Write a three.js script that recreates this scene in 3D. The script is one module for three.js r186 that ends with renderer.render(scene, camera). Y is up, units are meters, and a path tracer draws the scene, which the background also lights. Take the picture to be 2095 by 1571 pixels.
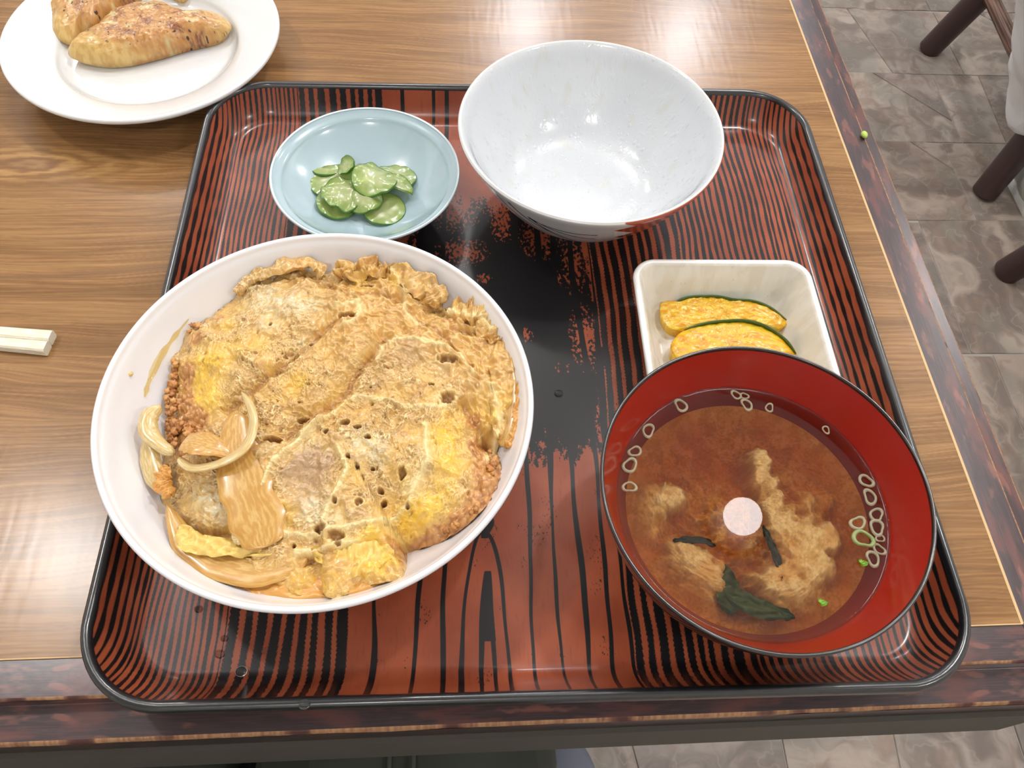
import * as THREE from 'three';
import { mergeGeometries, mergeVertices } from 'three/addons/utils/BufferGeometryUtils.js';
import { MarchingCubes } from 'three/addons/objects/MarchingCubes.js';
import { createNoise2D, createNoise3D } from 'simplex-noise';

// ---------------------------------------------------------------- camera, exposure
const T = 0.72;                                   // height of the table top; heights named h are measured from it
const scene = new THREE.Scene();
const FOCAL = 1644.02, PITCH = 1.0197, YAW = -0.11199, ROLL = 0.09158, EYE = new THREE.Vector3(-0.02952, T + 0.34438, 0.2343);
const camera = new THREE.PerspectiveCamera(2 * Math.atan(785.5 / FOCAL) * 180 / Math.PI, 2095 / 1571, 0.02, 30);
camera.position.copy(EYE);
camera.rotation.set(-PITCH, YAW, ROLL, 'YXZ');
camera.updateMatrixWorld();
const renderer = new THREE.WebGLRenderer({ antialias: true });
renderer.toneMapping = THREE.LinearToneMapping;
renderer.toneMappingExposure = 0.335;
renderer.shadowMap.enabled = true;
scene.background = new THREE.Color(0x000000);
const LAMP_POWER = 5.6, LAMP_COLOR = new THREE.Color(1, 0.982, 0.965), COOL = new THREE.Color(0.86, 0.91, 1);
const LAMPS = [[0.70, -0.55, 1.3], [-1.05, -0.5, 1], [0.22, -2.75, 0.9, 1], [0.86, -2.65, 0.9, 1], [-1.15, -2.3, 1], [1.9, -1.5, 1], [-0.2, -1.3, 0.9], [-0.3, 1.5, 0.7], [1.5, 0.9, 0.9]];   // x, z, strength

// ---------------------------------------------------------------- helpers
let seed = 7;
const rnd = () => { seed = (seed * 1664525 + 1013904223) >>> 0; return seed / 4294967296; };
const rr = (a, b) => a + (b - a) * rnd();
const n2 = createNoise2D(rnd), n3 = createNoise3D(rnd);
const fbm = (x, y, o = 4) => { let s = 0, a = 0.5; for (let i = 0; i < o; i++) { s += a * n2(x, y); x = x * 2.03 + 13.7; y = y * 2.03 - 7.1; a *= 0.5; } return s; };
const clamp = (x, a = 0, b = 1) => Math.min(b, Math.max(a, x));
const sst = (a, b, x) => { const t = clamp((x - a) / (b - a)); return t * t * (3 - 2 * t); };
const lerp = (a, b, t) => a + (b - a) * t;
const mix3 = (a, b, t) => [lerp(a[0], b[0], t), lerp(a[1], b[1], t), lerp(a[2], b[2], t)];
const hash = (i, j, k = 0) => { let h = Math.imul(i, 374761393) + Math.imul(j, 668265263) + Math.imul(k, 974634539); h = Math.imul(h ^ (h >>> 13), 1274126177); return ((h ^ (h >>> 16)) >>> 0) / 4294967296; };
function worley(x, y, k = 0) {                    // distances to the nearest and second nearest cell point, and the cell's number
  const ix = Math.floor(x), iy = Math.floor(y); let a = 9, b = 9, id = 0;
  for (let j = -1; j <= 1; j++) for (let i = -1; i <= 1; i++) {
    const cx = ix + i, cy = iy + j, dx = cx + hash(cx, cy, k) - x, dy = cy + hash(cx, cy, k + 1) - y, d = dx * dx + dy * dy;
    if (d < a) { b = a; a = d; id = hash(cx, cy, k + 2); } else if (d < b) b = d;
  }
  return [Math.sqrt(a), Math.sqrt(b), id];
}
const ray = new THREE.Vector3();
function P(x, y, h = 0) {                         // the point at height h over the table top that shows at pixel x, y of the photograph
  ray.set((x - 1047.5) / FOCAL, -(y - 785.5) / FOCAL, -1).applyQuaternion(camera.quaternion);
  const t = (T + h - EYE.y) / ray.y;
  return new THREE.Vector3(EYE.x + ray.x * t, T + h, EYE.z + ray.z * t);
}
const toPx = (v) => { const q = v.clone().sub(EYE).applyQuaternion(camera.quaternion.clone().invert()); return [1047.5 - FOCAL * q.x / q.z, 785.5 + FOCAL * q.y / q.z]; };
const rgb = (r, g, b) => new THREE.Color().setRGB(r / 255, g / 255, b / 255, THREE.SRGBColorSpace);
function texture(w, h, fn, srgb = true, wrap = THREE.ClampToEdgeWrapping) {   // fn(i, j) gives [r, g, b] in 0..255
  const d = new Uint8Array(w * h * 4);
  for (let j = 0, o = 0; j < h; j++) for (let i = 0; i < w; i++, o += 4) { const c = fn(i, j); d[o] = clamp(c[0], 0, 255); d[o + 1] = clamp(c[1], 0, 255); d[o + 2] = clamp(c[2], 0, 255); d[o + 3] = 255; }
  const t = new THREE.DataTexture(d, w, h); t.magFilter = THREE.LinearFilter; t.minFilter = THREE.LinearMipmapLinearFilter; t.generateMipmaps = true;
  t.wrapS = t.wrapT = wrap; if (srgb) t.colorSpace = THREE.SRGBColorSpace; t.needsUpdate = true; return t;
}
const mat = (o) => new THREE.MeshPhysicalMaterial(o);
const names = {};
const numbered = (n) => { const k = names[n] = (names[n] ?? -1) + 1; return k ? n + '_' + String(k).padStart(3, '0') : n; };
function thing(name, label, category, pos, group) {
  const o = new THREE.Group(); o.name = numbered(name); o.position.set(...pos); o.userData = { label, category };
  if (group) o.userData.group = group;
  scene.add(o); return o;
}
function part(parent, name, geo, material, world = false, label) {   // world: the geometry is in scene coordinates
  if (world) { let p = parent, x = 0, y = 0, z = 0; while (p && p !== scene) { x += p.position.x; y += p.position.y; z += p.position.z; p = p.parent; } geo.translate(-x, -y, -z); }
  const m = new THREE.Mesh(geo, material); m.name = name; if (label) m.userData.label = label; parent.add(m); return m;
}
function struct(name, geo, material, label, category) { const m = new THREE.Mesh(geo, material); m.name = name; m.userData = { kind: 'structure', label, category }; scene.add(m); return m; }
const box = (x0, x1, y0, y1, z0, z1) => new THREE.BoxGeometry(x1 - x0, y1 - y0, z1 - z0).translate((x0 + x1) / 2, (y0 + y1) / 2, (z0 + z1) / 2);
function planarUV(g, x0, z0, sx, sz) { const p = g.attributes.position, u = new Float32Array(p.count * 2); for (let i = 0; i < p.count; i++) { u[i * 2] = (p.getX(i) - x0) / sx; u[i * 2 + 1] = (p.getZ(i) - z0) / sz; } g.setAttribute('uv', new THREE.BufferAttribute(u, 2)); return g; }
function smoothProfile(pts, n) { const c = new THREE.CatmullRomCurve3(pts.map(([r, y]) => new THREE.Vector3(r, y, 0)), false, 'centripetal'); return c.getPoints(n).map((v) => new THREE.Vector2(Math.max(0, v.x), v.y)); }
const lathe = (pts, n = 90, seg = 144) => new THREE.LatheGeometry(smoothProfile(pts, n), seg);
function gridGeo(rows, cols, fn, closeU = false) {   // fn(i, j) -> [x, y, z, u, v]
  const pos = [], uv = [], idx = [];
  for (let i = 0; i < rows; i++) for (let j = 0; j < cols; j++) { const q = fn(i, j); pos.push(q[0], q[1], q[2]); uv.push(q[3] ?? 0, q[4] ?? 0); }
  for (let i = 0; i < rows - 1; i++) for (let j = 0; j < cols - (closeU ? 0 : 1); j++) { const a = i * cols + j, b = i * cols + (j + 1) % cols, c = a + cols, d = b + cols; idx.push(a, c, b, b, c, d); }
  const g = new THREE.BufferGeometry(); g.setAttribute('position', new THREE.Float32BufferAttribute(pos, 3)); g.setAttribute('uv', new THREE.Float32BufferAttribute(uv, 2)); g.setIndex(idx); g.computeVertexNormals(); return g;
}
// a rounded rectangle as a ring of points (x, z), counted the same for every size
function roundRect(a, b, r, nc = 14) {
  const out = [];
  for (const [sx, sz, a0] of [[1, 1, 0], [-1, 1, 90], [-1, -1, 180], [1, -1, 270]]) for (let k = 0; k <= nc; k++) { const t = (a0 + 90 * k / nc) * Math.PI / 180; out.push([sx * (a - r) + r * Math.cos(t), sz * (b - r) + r * Math.sin(t)]); }
  return out;
}
// rings of a rounded rectangle: steps of [inset, height]; cap: close the last ring
function loftRect(a, b, r, steps, cap, minR = 0.004, nc = 14) {
  const rows = steps.map(([d, h]) => [roundRect(a - d, b - d, Math.max(minR, r - d), nc), h]);
  if (cap) { const l = rows[rows.length - 1]; for (const k of [0.66, 0.33, 0.001]) rows.push([l[0].map(([x, z]) => [x * k, z * k]), l[1]]); }
  const n = rows[0][0].length;
  return gridGeo(rows.length, n, (i, j) => [rows[i][0][j][0], rows[i][1], rows[i][0][j][1]], true);
}
function ring2(list) { const c = new THREE.CatmullRomCurve3(list.map((p) => new THREE.Vector3(p[0], p[1], 0)), true, 'centripetal'); return c; }
// a mound over an outline given round a centre: radius(angle), height(t, angle, x, z)
function mound(cx, cz, radius, height, rows, cols, skirt) {
  return gridGeo(rows + (skirt ? 3 : 0), cols, (i, j) => {
    const a = -j / cols * Math.PI * 2, R = radius(a); let t = Math.min(1, i / (rows - 1)), x = cx + Math.cos(a) * R * t, z = cz + Math.sin(a) * R * t, y = height(t, a, x, z);
    if (i >= rows) { const k = i - rows + 1; const f = 1 - skirt.tuck * k / 3; x = cx + Math.cos(a) * R * f; z = cz + Math.sin(a) * R * f; y = lerp(y, skirt.base, k / 3); }
    return [x, y, z, x, z];
  }, true);
}
// polar radius function of a closed outline of points (x, z) round a centre
function polar(pts, cx, cz, smooth = true) {
  const curve = ring2(pts.map((p) => [p.x - cx, p.z - cz])), tab = new Float32Array(1440).fill(-1), s = smooth ? curve.getPoints(pts.length * 24) : pts.map((p) => new THREE.Vector3(p.x - cx, p.z - cz, 0));
  for (let k = 0; k < s.length; k++) {
    const p = s[k], q = s[(k + 1) % s.length];
    for (let m = 0; m < 40; m++) { const x = lerp(p.x, q.x, m / 40), z = lerp(p.y, q.y, m / 40), a = ((Math.atan2(z, x) / (2 * Math.PI) + 1) % 1) * 1440 | 0; tab[a] = Math.max(tab[a], Math.hypot(x, z)); }
  }
  let last = tab.find((v) => v > 0); for (let k = 0; k < 1440; k++) { if (tab[k] < 0) tab[k] = last; last = tab[k]; }
  return (a) => { const f = (((a / (2 * Math.PI)) % 1 + 1) % 1) * 1440, i = Math.floor(f) % 1440; return lerp(tab[i], tab[(i + 1) % 1440], f - Math.floor(f)); };
}
// a strip with thickness along points [x, y, h, width] of the photograph; opts.tilt leans it, opts.camber bows it across, opts.ruffle waves its edges
function ribbon(list, thick, opts = {}) {
  const pts = list.map(([x, y, h]) => P(x, y, h)), ws = list.map((q) => q[3]), c = new THREE.CatmullRomCurve3(pts, false, 'centripetal'), n = opts.n ?? 48, m = 11, sec = [];
  const top = [], bot = [];
  for (let i = 0; i < n; i++) {
    const t = i / (n - 1), p = c.getPoint(t), d = c.getTangent(t), side = new THREE.Vector3(-d.z, 0, d.x).normalize(), f = t * (ws.length - 1), k = Math.min(ws.length - 2, Math.floor(f));
    let w = lerp(ws[k], ws[k + 1], f - k) / 2; w *= 1 + (opts.wob ?? 0.08) * n2(t * 5 + (opts.seed ?? 0), 3.3);
    const tilt = (opts.tilt ?? 0) + (opts.twist ?? 0) * (t - 0.5) * 2, dir = side.clone().multiplyScalar(Math.cos(tilt)).add(new THREE.Vector3(0, Math.sin(tilt), 0)), up = new THREE.Vector3().crossVectors(d, dir).normalize(); if (up.y < 0) up.negate();
    const end = Math.sqrt(Math.max(0.02, 1 - Math.pow(Math.abs(2 * t - 1), opts.endPow ?? 8)));
    const rT = [], rB = [];
    for (let j = 0; j < m; j++) {
      const s = j / (m - 1) * 2 - 1, edge = Math.sqrt(Math.max(0.03, 1 - s ** 6)), bow = (opts.camber ?? 0) * (1 - s * s) + (opts.ruffle ?? 0) * (n2(t * (opts.rf ?? 6) + (opts.seed ?? 0), s * 1.1 + (opts.seed ?? 0)) * (0.5 + Math.abs(s)) + 0.35 * n2(t * (opts.rf ?? 6) * 2.7 + 9, s * 2.2));
      const q = p.clone().addScaledVector(dir, s * w * end).addScaledVector(up, bow);
      rT.push(q.clone().addScaledVector(up, thick / 2 * edge * end)); rB.push(q.clone().addScaledVector(up, -thick / 2 * edge * end));
    }
    sec.push([...rT, ...rB.reverse()]);
  }
  const cols = sec[0].length, g = gridGeo(n, cols, (i, j) => { const q = sec[i][j]; return [q.x, q.y, q.z, j < m ? j / (m - 1) : (cols - 1 - j) / (m - 1), i / (n - 1) * 3]; }, true);
  const idx = Array.from(g.index.array);
  for (let j = 1; j < cols - 1; j++) { idx.push(0, j, j + 1); const o = (n - 1) * cols; idx.push(o, o + j + 1, o + j); }
  g.setIndex(idx); g.computeVertexNormals(); return g;
}
// a body from tapered capsules [a, b, ra, rb], meshed on a grid
function body(bones, cell, blend = 0.03, warp) {
  const lo = new THREE.Vector3(9, 9, 9), hi = new THREE.Vector3(-9, -9, -9);
  for (const [a, b, ra, rb] of bones) for (const [p, r] of [[a, ra], [b, rb]]) { lo.min(new THREE.Vector3(p[0] - r, p[1] - r, p[2] - r)); hi.max(new THREE.Vector3(p[0] + r, p[1] + r, p[2] + r)); }
  lo.addScalar(-0.04); hi.addScalar(0.04);
  const mid = lo.clone().add(hi).multiplyScalar(0.5), half = Math.max(hi.x - lo.x, hi.y - lo.y, hi.z - lo.z) / 2, size = Math.ceil(2 * half / cell);
  const mc = new MarchingCubes(size, mat({}), false, false, 400000); mc.isolation = 0;
  for (let k = 0; k < size; k++) for (let j = 0; j < size; j++) for (let i = 0; i < size; i++) {
    const x = mid.x + (i - size / 2) / (size / 2) * half, y = mid.y + (j - size / 2) / (size / 2) * half, z = mid.z + (k - size / 2) / (size / 2) * half; let d = 9;
    for (const [a, b, ra, rb] of bones) {
      const bx = b[0] - a[0], by = b[1] - a[1], bz = b[2] - a[2], t = clamp(((x - a[0]) * bx + (y - a[1]) * by + (z - a[2]) * bz) / (bx * bx + by * by + bz * bz + 1e-9));
      const e = Math.hypot(x - a[0] - bx * t, y - a[1] - by * t, z - a[2] - bz * t) - lerp(ra, rb, t), hh = Math.max(blend - Math.abs(d - e), 0) / blend; d = Math.min(d, e) - hh * hh * blend / 4;
    }
    mc.field[i + j * size + k * size * size] = -(d + (warp ? warp(x, y, z) : 0));
  }
  mc.update();
  const g = new THREE.BufferGeometry(), p = new Float32Array(mc.count * 3);
  for (let i = 0; i < mc.count; i++) { p[i * 3] = mid.x + mc.positionArray[i * 3] * half; p[i * 3 + 1] = mid.y + mc.positionArray[i * 3 + 1] * half; p[i * 3 + 2] = mid.z + mc.positionArray[i * 3 + 2] * half; }
  g.setAttribute('position', new THREE.BufferAttribute(p, 3)); const w = mergeVertices(g, 1e-5); w.computeVertexNormals(); return w;
}
function rod(a, b, ra, rb, seg = 20) {
  const A = new THREE.Vector3(...a), B = new THREE.Vector3(...b), L = A.distanceTo(B), e = Math.min(ra, rb) * 0.15;
  const g = new THREE.LatheGeometry([[0, 0], [ra - e, 0], [ra, e], [rb, L - e], [rb - e, L], [0, L]].map(([r, y]) => new THREE.Vector2(r, y)), seg);
  return g.applyQuaternion(new THREE.Quaternion().setFromUnitVectors(new THREE.Vector3(0, 1, 0), B.sub(A).normalize())).translate(...a);
}

// ---------------------------------------------------------------- room shell
const X0 = -2.6, X1 = 2.7, Z0 = -4.2, Z1 = 2.4, CEIL = T + 1.78;
{
  const wallM = mat({ color: rgb(222, 219, 214), roughness: 0.9 }), ceilM = mat({ color: rgb(228, 227, 225), roughness: 0.95 });
  struct('wall_left', box(X0 - 0.1, X0, 0, CEIL, Z0, Z1), wallM, 'plain cream wall at the side of the room', 'wall');
  struct('wall_right', box(X1, X1 + 0.1, 0, CEIL, Z0, Z1), wallM, 'plain cream wall beyond the stools', 'wall');
  struct('wall_back', box(X0 - 0.1, X1 + 0.1, 0, CEIL, Z0 - 0.1, Z0), wallM, 'plain cream wall opposite the diner', 'wall');
  struct('wall_front', box(X0 - 0.1, X1 + 0.1, 0, CEIL, Z1, Z1 + 0.1), wallM, 'plain cream wall behind the diner', 'wall');
  struct('ceiling', box(X0 - 0.1, X1 + 0.1, CEIL, CEIL + 0.1, Z0 - 0.1, Z1 + 0.1), ceilM, 'plain white ceiling with round lamps', 'ceiling');
}
// round ceiling lamps: a glowing globe in a white collar, its light inside it
{
  const [glow, glowCool] = [LAMP_COLOR, COOL].map((c) => mat({ color: 0xffffff, emissive: c, emissiveIntensity: 90, roughness: 0.4 })), collar = mat({ color: rgb(235, 235, 232), roughness: 0.5 });
  for (const [x, z, k, cool] of LAMPS) {
    const o = thing('ceiling_lamp', 'round white globe lamp under the ceiling', 'lamp', [x, CEIL, z], 'globe lamps under the ceiling');
    part(o, 'collar', lathe([[0, -0.001], [0.07, -0.001], [0.075, -0.01], [0.055, -0.03], [0, -0.03]], 30, 32), collar);
    part(o, 'globe', new THREE.SphereGeometry(0.05, 32, 20).translate(0, -0.076, 0), cool ? glowCool : glow);
    const l = new THREE.PointLight(cool ? COOL : LAMP_COLOR, LAMP_POWER * k); l.position.set(0, -0.076, 0); l.shadow.radius = 2.2; l.castShadow = true; l.name = 'ceiling_lamp_light'; o.add(l);
  }
}

// ---------------------------------------------------------------- floor of slate-look tiles
{
  const mott = texture(1024, 1024, (i, j) => {
    const x = i / 1024 * 6, y = j / 1024 * 6, a = fbm(x + fbm(x * 0.9, y, 3) * 1.2, y * 1.3, 5), b = fbm(x * 2.2 + 40, y * 2.2 + fbm(x, y * 2, 3), 5), v = n2(x * 1.1 + 90, y * 1.1 - 30);
    let c = mix3([108, 100, 95], [156, 147, 140], sst(-0.45, 0.5, a)); c = mix3(c, [122, 104, 94], sst(0, 0.6, b) * 0.5); c = mix3(c, [122, 122, 116], sst(0.1, 0.7, v) * 0.5);
    const vein = Math.abs(fbm(x * 1.3 - 20, y * 1.3 + 11, 4)); c = mix3(c, [164, 155, 145], (1 - sst(0, 0.05, vein)) * 0.35);
    return c;
  }, true, THREE.MirroredRepeatWrapping);
  const bump = texture(512, 512, (i, j) => { const v = 128 + 120 * fbm(i / 512 * 14, j / 512 * 14, 5); return [v, v, v]; }, false, THREE.MirroredRepeatWrapping);
  const slab = struct('floor', box(X0 - 0.1, X1 + 0.1, -0.1, -0.0022, Z0 - 0.1, Z1 + 0.1), mat({ color: rgb(162, 156, 148), roughness: 0.8 }), 'grey-brown slate-look tiled floor', 'floor');
  const mats = [[1.1, 1.03, 0.98], [1, 0.94, 0.9], [1.2, 1.12, 1.05], [0.92, 0.86, 0.83], [1.1, 1.0, 0.93]].map((k) => mat({ color: new THREE.Color(...k), map: mott, bumpMap: bump, bumpScale: 0.002, roughness: 0.42 }));
  let z = -2.4, row = 0;
  while (z < 0.9) {
    const dz = rr(0.2, 0.3); let x = -0.4 - rr(0, 0.2);
    while (x < 2.2) {
      const dx = rr(0.2, 0.36), g = 0.0018, j = () => rr(-0.006, 0.006);
      const quad = [[x + g, z + g + j()], [x + dx - g, z + g + j()], [x + dx - g, z + dz - g], [x + g, z + dz - g]], cut = rnd(), polys = [];
      if (cut < 0.3) { const a = rr(0.2, 0.6), b = rr(0.4, 0.9), p1 = [lerp(quad[0][0], quad[1][0], a), quad[0][1]], p2 = [lerp(quad[3][0], quad[2][0], b), quad[3][1]]; polys.push([quad[0], [p1[0] - g, p1[1]], [p2[0] - g, p2[1]], quad[3]], [[p1[0] + g, p1[1]], quad[1], quad[2], [p2[0] + g, p2[1]]]); }
      else if (cut < 0.5) { const a = rr(0.35, 0.7), b = rr(0.35, 0.7), p1 = [lerp(quad[0][0], quad[1][0], a), quad[0][1]], p2 = [quad[1][0], lerp(quad[1][1], quad[2][1], b)]; polys.push([quad[0], [p1[0] - g, p1[1]], [p2[0], p2[1] + g * 1.4], quad[2], quad[3]], [[p1[0] + g, p1[1]], quad[1], [p2[0], p2[1] - g * 1.4]]); }
      else polys.push(quad);
      for (const q of polys) {
        const s = new THREE.Shape(q.map(([a, b]) => new THREE.Vector2(a, -b)));
        const geo = new THREE.ExtrudeGeometry(s, { depth: 0.0035, bevelEnabled: true, bevelSize: 0.001, bevelThickness: 0.001, bevelSegments: 1 }).rotateX(-Math.PI / 2).translate(0, -0.0048, 0);
        const o = rr(0, 3), rot = rnd() < 0.5; planarUV(geo, o, o * 1.7, 0.95, 0.95); if (rot) { const u = geo.attributes.uv; for (let k = 0; k < u.count; k++) u.setXY(k, u.getY(k), u.getX(k)); }
        part(slab, 'tile', geo, mats[Math.floor(rnd() * 5)]);
      }
      x += dx;
    }
    z += dz; row++;
  }
}

// ---------------------------------------------------------------- table
const TX = 0.2126, TZ = 0.1505;                   // where the laminate ends beside and in front of the tray
{
  const knot = P(55, 335, 0), line = P(200, 555, 0).z, n = 1500, S = 0.62, ox = -0.37, oz = -0.45;
  const wood = texture(n, n, (i, j) => {
    const x = ox + i / n * S, z = oz + j / n * S;
    const kx = (x - knot.x) / 0.030, kz = (z - knot.z) / 0.0085, kd = Math.hypot(kx, kz), kw = Math.exp(-kd * kd * 0.35);
    const s = z + 0.006 * n2(x * 3.1, z * 9) + 0.0012 * n2(x * 14, z * 60) + 0.011 * Math.exp(-(((x - knot.x) / 0.07) ** 2)) * Math.sign(z - knot.z) * Math.exp(-Math.abs(z - knot.z) / 0.022) * -0.6;
    const streak = fbm(x * 9, s * 520, 4), fine = n2(x * 40, s * 2200), band = fbm(x * 1.3 + 5, s * 46, 3), cath = Math.sin((s * 230 + 2.4 * n2(x * 2.2 + 8, z * 7)) * (1 + 0.1 * n2(x, 4)));
    let c = mix3([118, 84, 50], [154, 115, 74], sst(-0.6, 0.6, streak * 0.7 + band * 0.4 + cath * 0.12));
    c = mix3(c, [180, 140, 94], sst(0.25, 0.75, streak) * 0.35 * (0.4 + sst(-0.2, 0.5, n2(x * 5, z * 14))));
    c = mix3(c, [104, 74, 46], sst(0.3, 0.8, -band) * 0.25); c = c.map((v) => v + fine * 5);
    c = mix3(c, [104, 76, 56], Math.exp(-(((s - line - 0.004 * n2(x * 4, 1)) / 0.0022) ** 2)) * sst(0.3, -0.4, x) * 0.55);
    if (kd < 4) { const ring = 0.5 + 0.5 * Math.sin(kd * 9 + 2.5 * fbm(kx * 1.2, kz * 1.2, 3)); c = mix3(c, mix3([128, 92, 54], [196, 154, 98], ring), kw * 0.85); c = mix3(c, [112, 82, 62], Math.exp(-kd * kd * 3) * 0.6); }
    return c;
  }, true, THREE.MirroredRepeatWrapping);
  const wear = texture(512, 512, (i, j) => { const v = 128 + 60 * fbm(i / 4, j / 40, 3) + 50 * fbm(i / 90, j / 90, 4); return [v, v, v]; }, false, THREE.MirroredRepeatWrapping);
  const lam = mat({ map: wood, roughness: 0.23, specularIntensity: 0.9, bumpMap: wear, bumpScale: 0.0001 });
  const darkTex = texture(1024, 512, (i, j) => {      // stained wood, rubbed to red-brown and scratched; u runs along the strip
    const x = i / 1024 * 8, y = j / 512 * 2, a = fbm(x * 1.1, y * 2.6, 5), g = fbm(x * 2, y * 60, 3), w = fbm(x * 1.6 + 31, y * 3 + 8, 5);
    let c = mix3([44, 30, 34], [72, 46, 48], sst(-0.4, 0.5, g + a * 0.4)); c = mix3(c, [98, 52, 46], sst(0.02, 0.42, a) * 0.75); c = mix3(c, [150, 92, 74], sst(0.3, 0.55, w) * 0.5);
    return c;
  }, true, THREE.MirroredRepeatWrapping);
  const dark = mat({ map: darkTex, roughness: 0.36, clearcoat: 0.5, clearcoatRoughness: 0.28, bumpMap: wear, bumpScale: 0.0002 });
  const paleTex = texture(1024, 32, (i, j) => { const a = fbm(i / 70, j / 16, 5) + 0.5 * fbm(i / 300 + 7, 2, 2), g = fbm(i / 5, j / 2, 3); return mix3(mix3([172, 132, 94], [138, 94, 68], sst(-0.3, 0.4, g)), [74, 40, 36], sst(-0.05, 0.35, a)); }, true, THREE.MirroredRepeatWrapping);
  const pale = mat({ map: paleTex, roughness: 0.6 }), cream = mat({ color: rgb(206, 172, 124), roughness: 0.5 }), under = mat({ color: rgb(74, 70, 62), roughness: 0.7 });
  const XL = -1.05, ZB = -0.95;                     // far ends of the table, outside the picture
  const t = thing('restaurant_table', 'wood-grain laminate table with worn dark wooden edge under the tray', 'table', [(XL + TX) / 2, 0, (ZB + TZ) / 2]);
  t.rotation.y = 0;
  const skew = (g) => { const p = g.attributes.position; for (let i = 0; i < p.count; i++) { const x = p.getX(i), z = p.getZ(i); p.setX(i, x + 0.0119 * (z + 0)); p.setZ(i, z - 0.0119 * x); } g.computeVertexNormals(); return g; };   // the table stands a little turned against the tray
  const slab = (g) => skew(g);
  part(t, 'laminate_top', planarUV(slab(box(XL, TX - 0.0009, T - 0.02, T, ZB, TZ)), ox, oz, S, S), lam, true);
  const stripUV = (g, along) => { const p = g.attributes.position, u = new Float32Array(p.count * 2); for (let i = 0; i < p.count; i++) { u[i * 2] = (along === 'x' ? p.getX(i) : p.getZ(i)) / 0.5; u[i * 2 + 1] = ((along === 'x' ? p.getZ(i) : p.getX(i)) + p.getY(i)) / 0.08; } g.setAttribute('uv', new THREE.BufferAttribute(u, 2)); return g; };
  // edging profile across: flat lip, worn corner, a step down to a lower lip, worn corner, apron
  const profile = (pts, along, from, to, off) => {     // pts: [out, y]
    const N = 60; return gridGeo(N, pts.length, (i, j) => { const s = lerp(from, to, i / (N - 1)), o = off + pts[j][0] + (pts[j][2] ?? 0) * fbm(s * 60 + j * 9, j, 3) * 0.002; return along === 'x' ? [s, T + pts[j][1], o] : [o, T + pts[j][1], s]; });
  };
  const lip = [[0.0002, -0.02], [0.0002, -0.0012], [0.0008, -0.0006], [0.0152, -0.0006]], worn1 = [[0.0152, -0.0006], [0.0161, -0.0010, 0.2], [0.0163, -0.0022, 0.2]], face1 = [[0.0163, -0.0022], [0.0164, -0.010]];
  const ledge = [[0.0164, -0.010], [0.0168, -0.0104], [0.0298, -0.0112]], worn2 = [[0.0298, -0.0112], [0.0308, -0.0118, 0.3], [0.0312, -0.0140, 0.3]], face2 = [[0.0312, -0.0140], [0.0312, -0.03], [0.005, -0.03]];
  for (const [along, from, to, off] of [['x', XL, TX + 0.0312, TZ], ['z', ZB, TZ + 0.0312, TX]]) {
    const e = new THREE.Group(); e.name = 'edge_strip'; t.add(e); const ins = (g) => stripUV(skew(g), along);
    part(e, 'upper_lip', ins(profile(lip, along, from, along === 'x' ? TX : to - 0.015, off)), dark, true); part(e, 'worn_corner', ins(profile(worn1, along, from, to - 0.015, off)), pale, true); part(e, 'step', ins(profile(face1, along, from, to - 0.015, off)), dark, true);
    part(e, 'lower_lip', ins(profile(ledge, along, from, along === 'x' ? TX + 0.0164 : to, off)), dark, true); part(e, 'worn_corner', ins(profile(worn2, along, from, to, off)), pale, true); part(e, 'face', ins(profile(face2, along, from, to, off)), dark, true);
  }
  part(t, 'laminate_edge_line', slab(box(TX - 0.0009, TX + 0.0004, T - 0.02, T + 0.0001, ZB, TZ)), cream, true);
  part(t, 'laminate_edge_line', slab(box(XL, TX, T - 0.02, T + 0.0001, TZ, TZ + 0.0005)), cream, true);
  part(t, 'apron', mergeGeometries([skew(box(XL + 0.03, TX + 0.02, T - 0.075, T - 0.03, TZ + 0.008, TZ + 0.0335)), skew(box(TX - 0.005, TX + 0.0205, T - 0.075, T - 0.03, ZB + 0.03, TZ + 0.008)), skew(box(XL + 0.03, TX - 0.005, T - 0.075, T - 0.03, ZB + 0.03, ZB + 0.055))]), under, true);
  for (const [x, z] of [[XL + 0.07, ZB + 0.07], [TX - 0.05, ZB + 0.07], [XL + 0.07, TZ - 0.17], [TX - 0.05, TZ - 0.17]]) part(t, 'leg', box(x - 0.025, x + 0.025, 0, T - 0.03, z - 0.025, z + 0.025), dark, true);
}
const bit = (name, label, cat, p, geo, m, group) => { const o = new THREE.Mesh(geo, m); o.name = numbered(name); o.position.copy(p); o.userData = { label, category: cat }; if (group) o.userData.group = group; scene.add(o); return o; };
{ const g = new THREE.SphereGeometry(0.0023, 14, 10); g.scale(0.9, 0.8, 1.25); const p = g.attributes.position; for (let i = 0; i < p.count; i++) if (p.getY(i) < 0 && Math.hypot(p.getX(i), p.getZ(i)) < 0.0009) p.setY(i, -0.0012); g.computeVertexNormals();
  const q = P(1778, 287, -0.006); bit('scallion_scrap', 'tiny green onion scrap fallen on the dark table edge', 'scallion', new THREE.Vector3(0.2247 + 0.0009, T - 0.0006 + 0.0018, q.z + 0.003), g, mat({ color: rgb(178, 205, 95), roughness: 0.45 })); }

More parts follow.
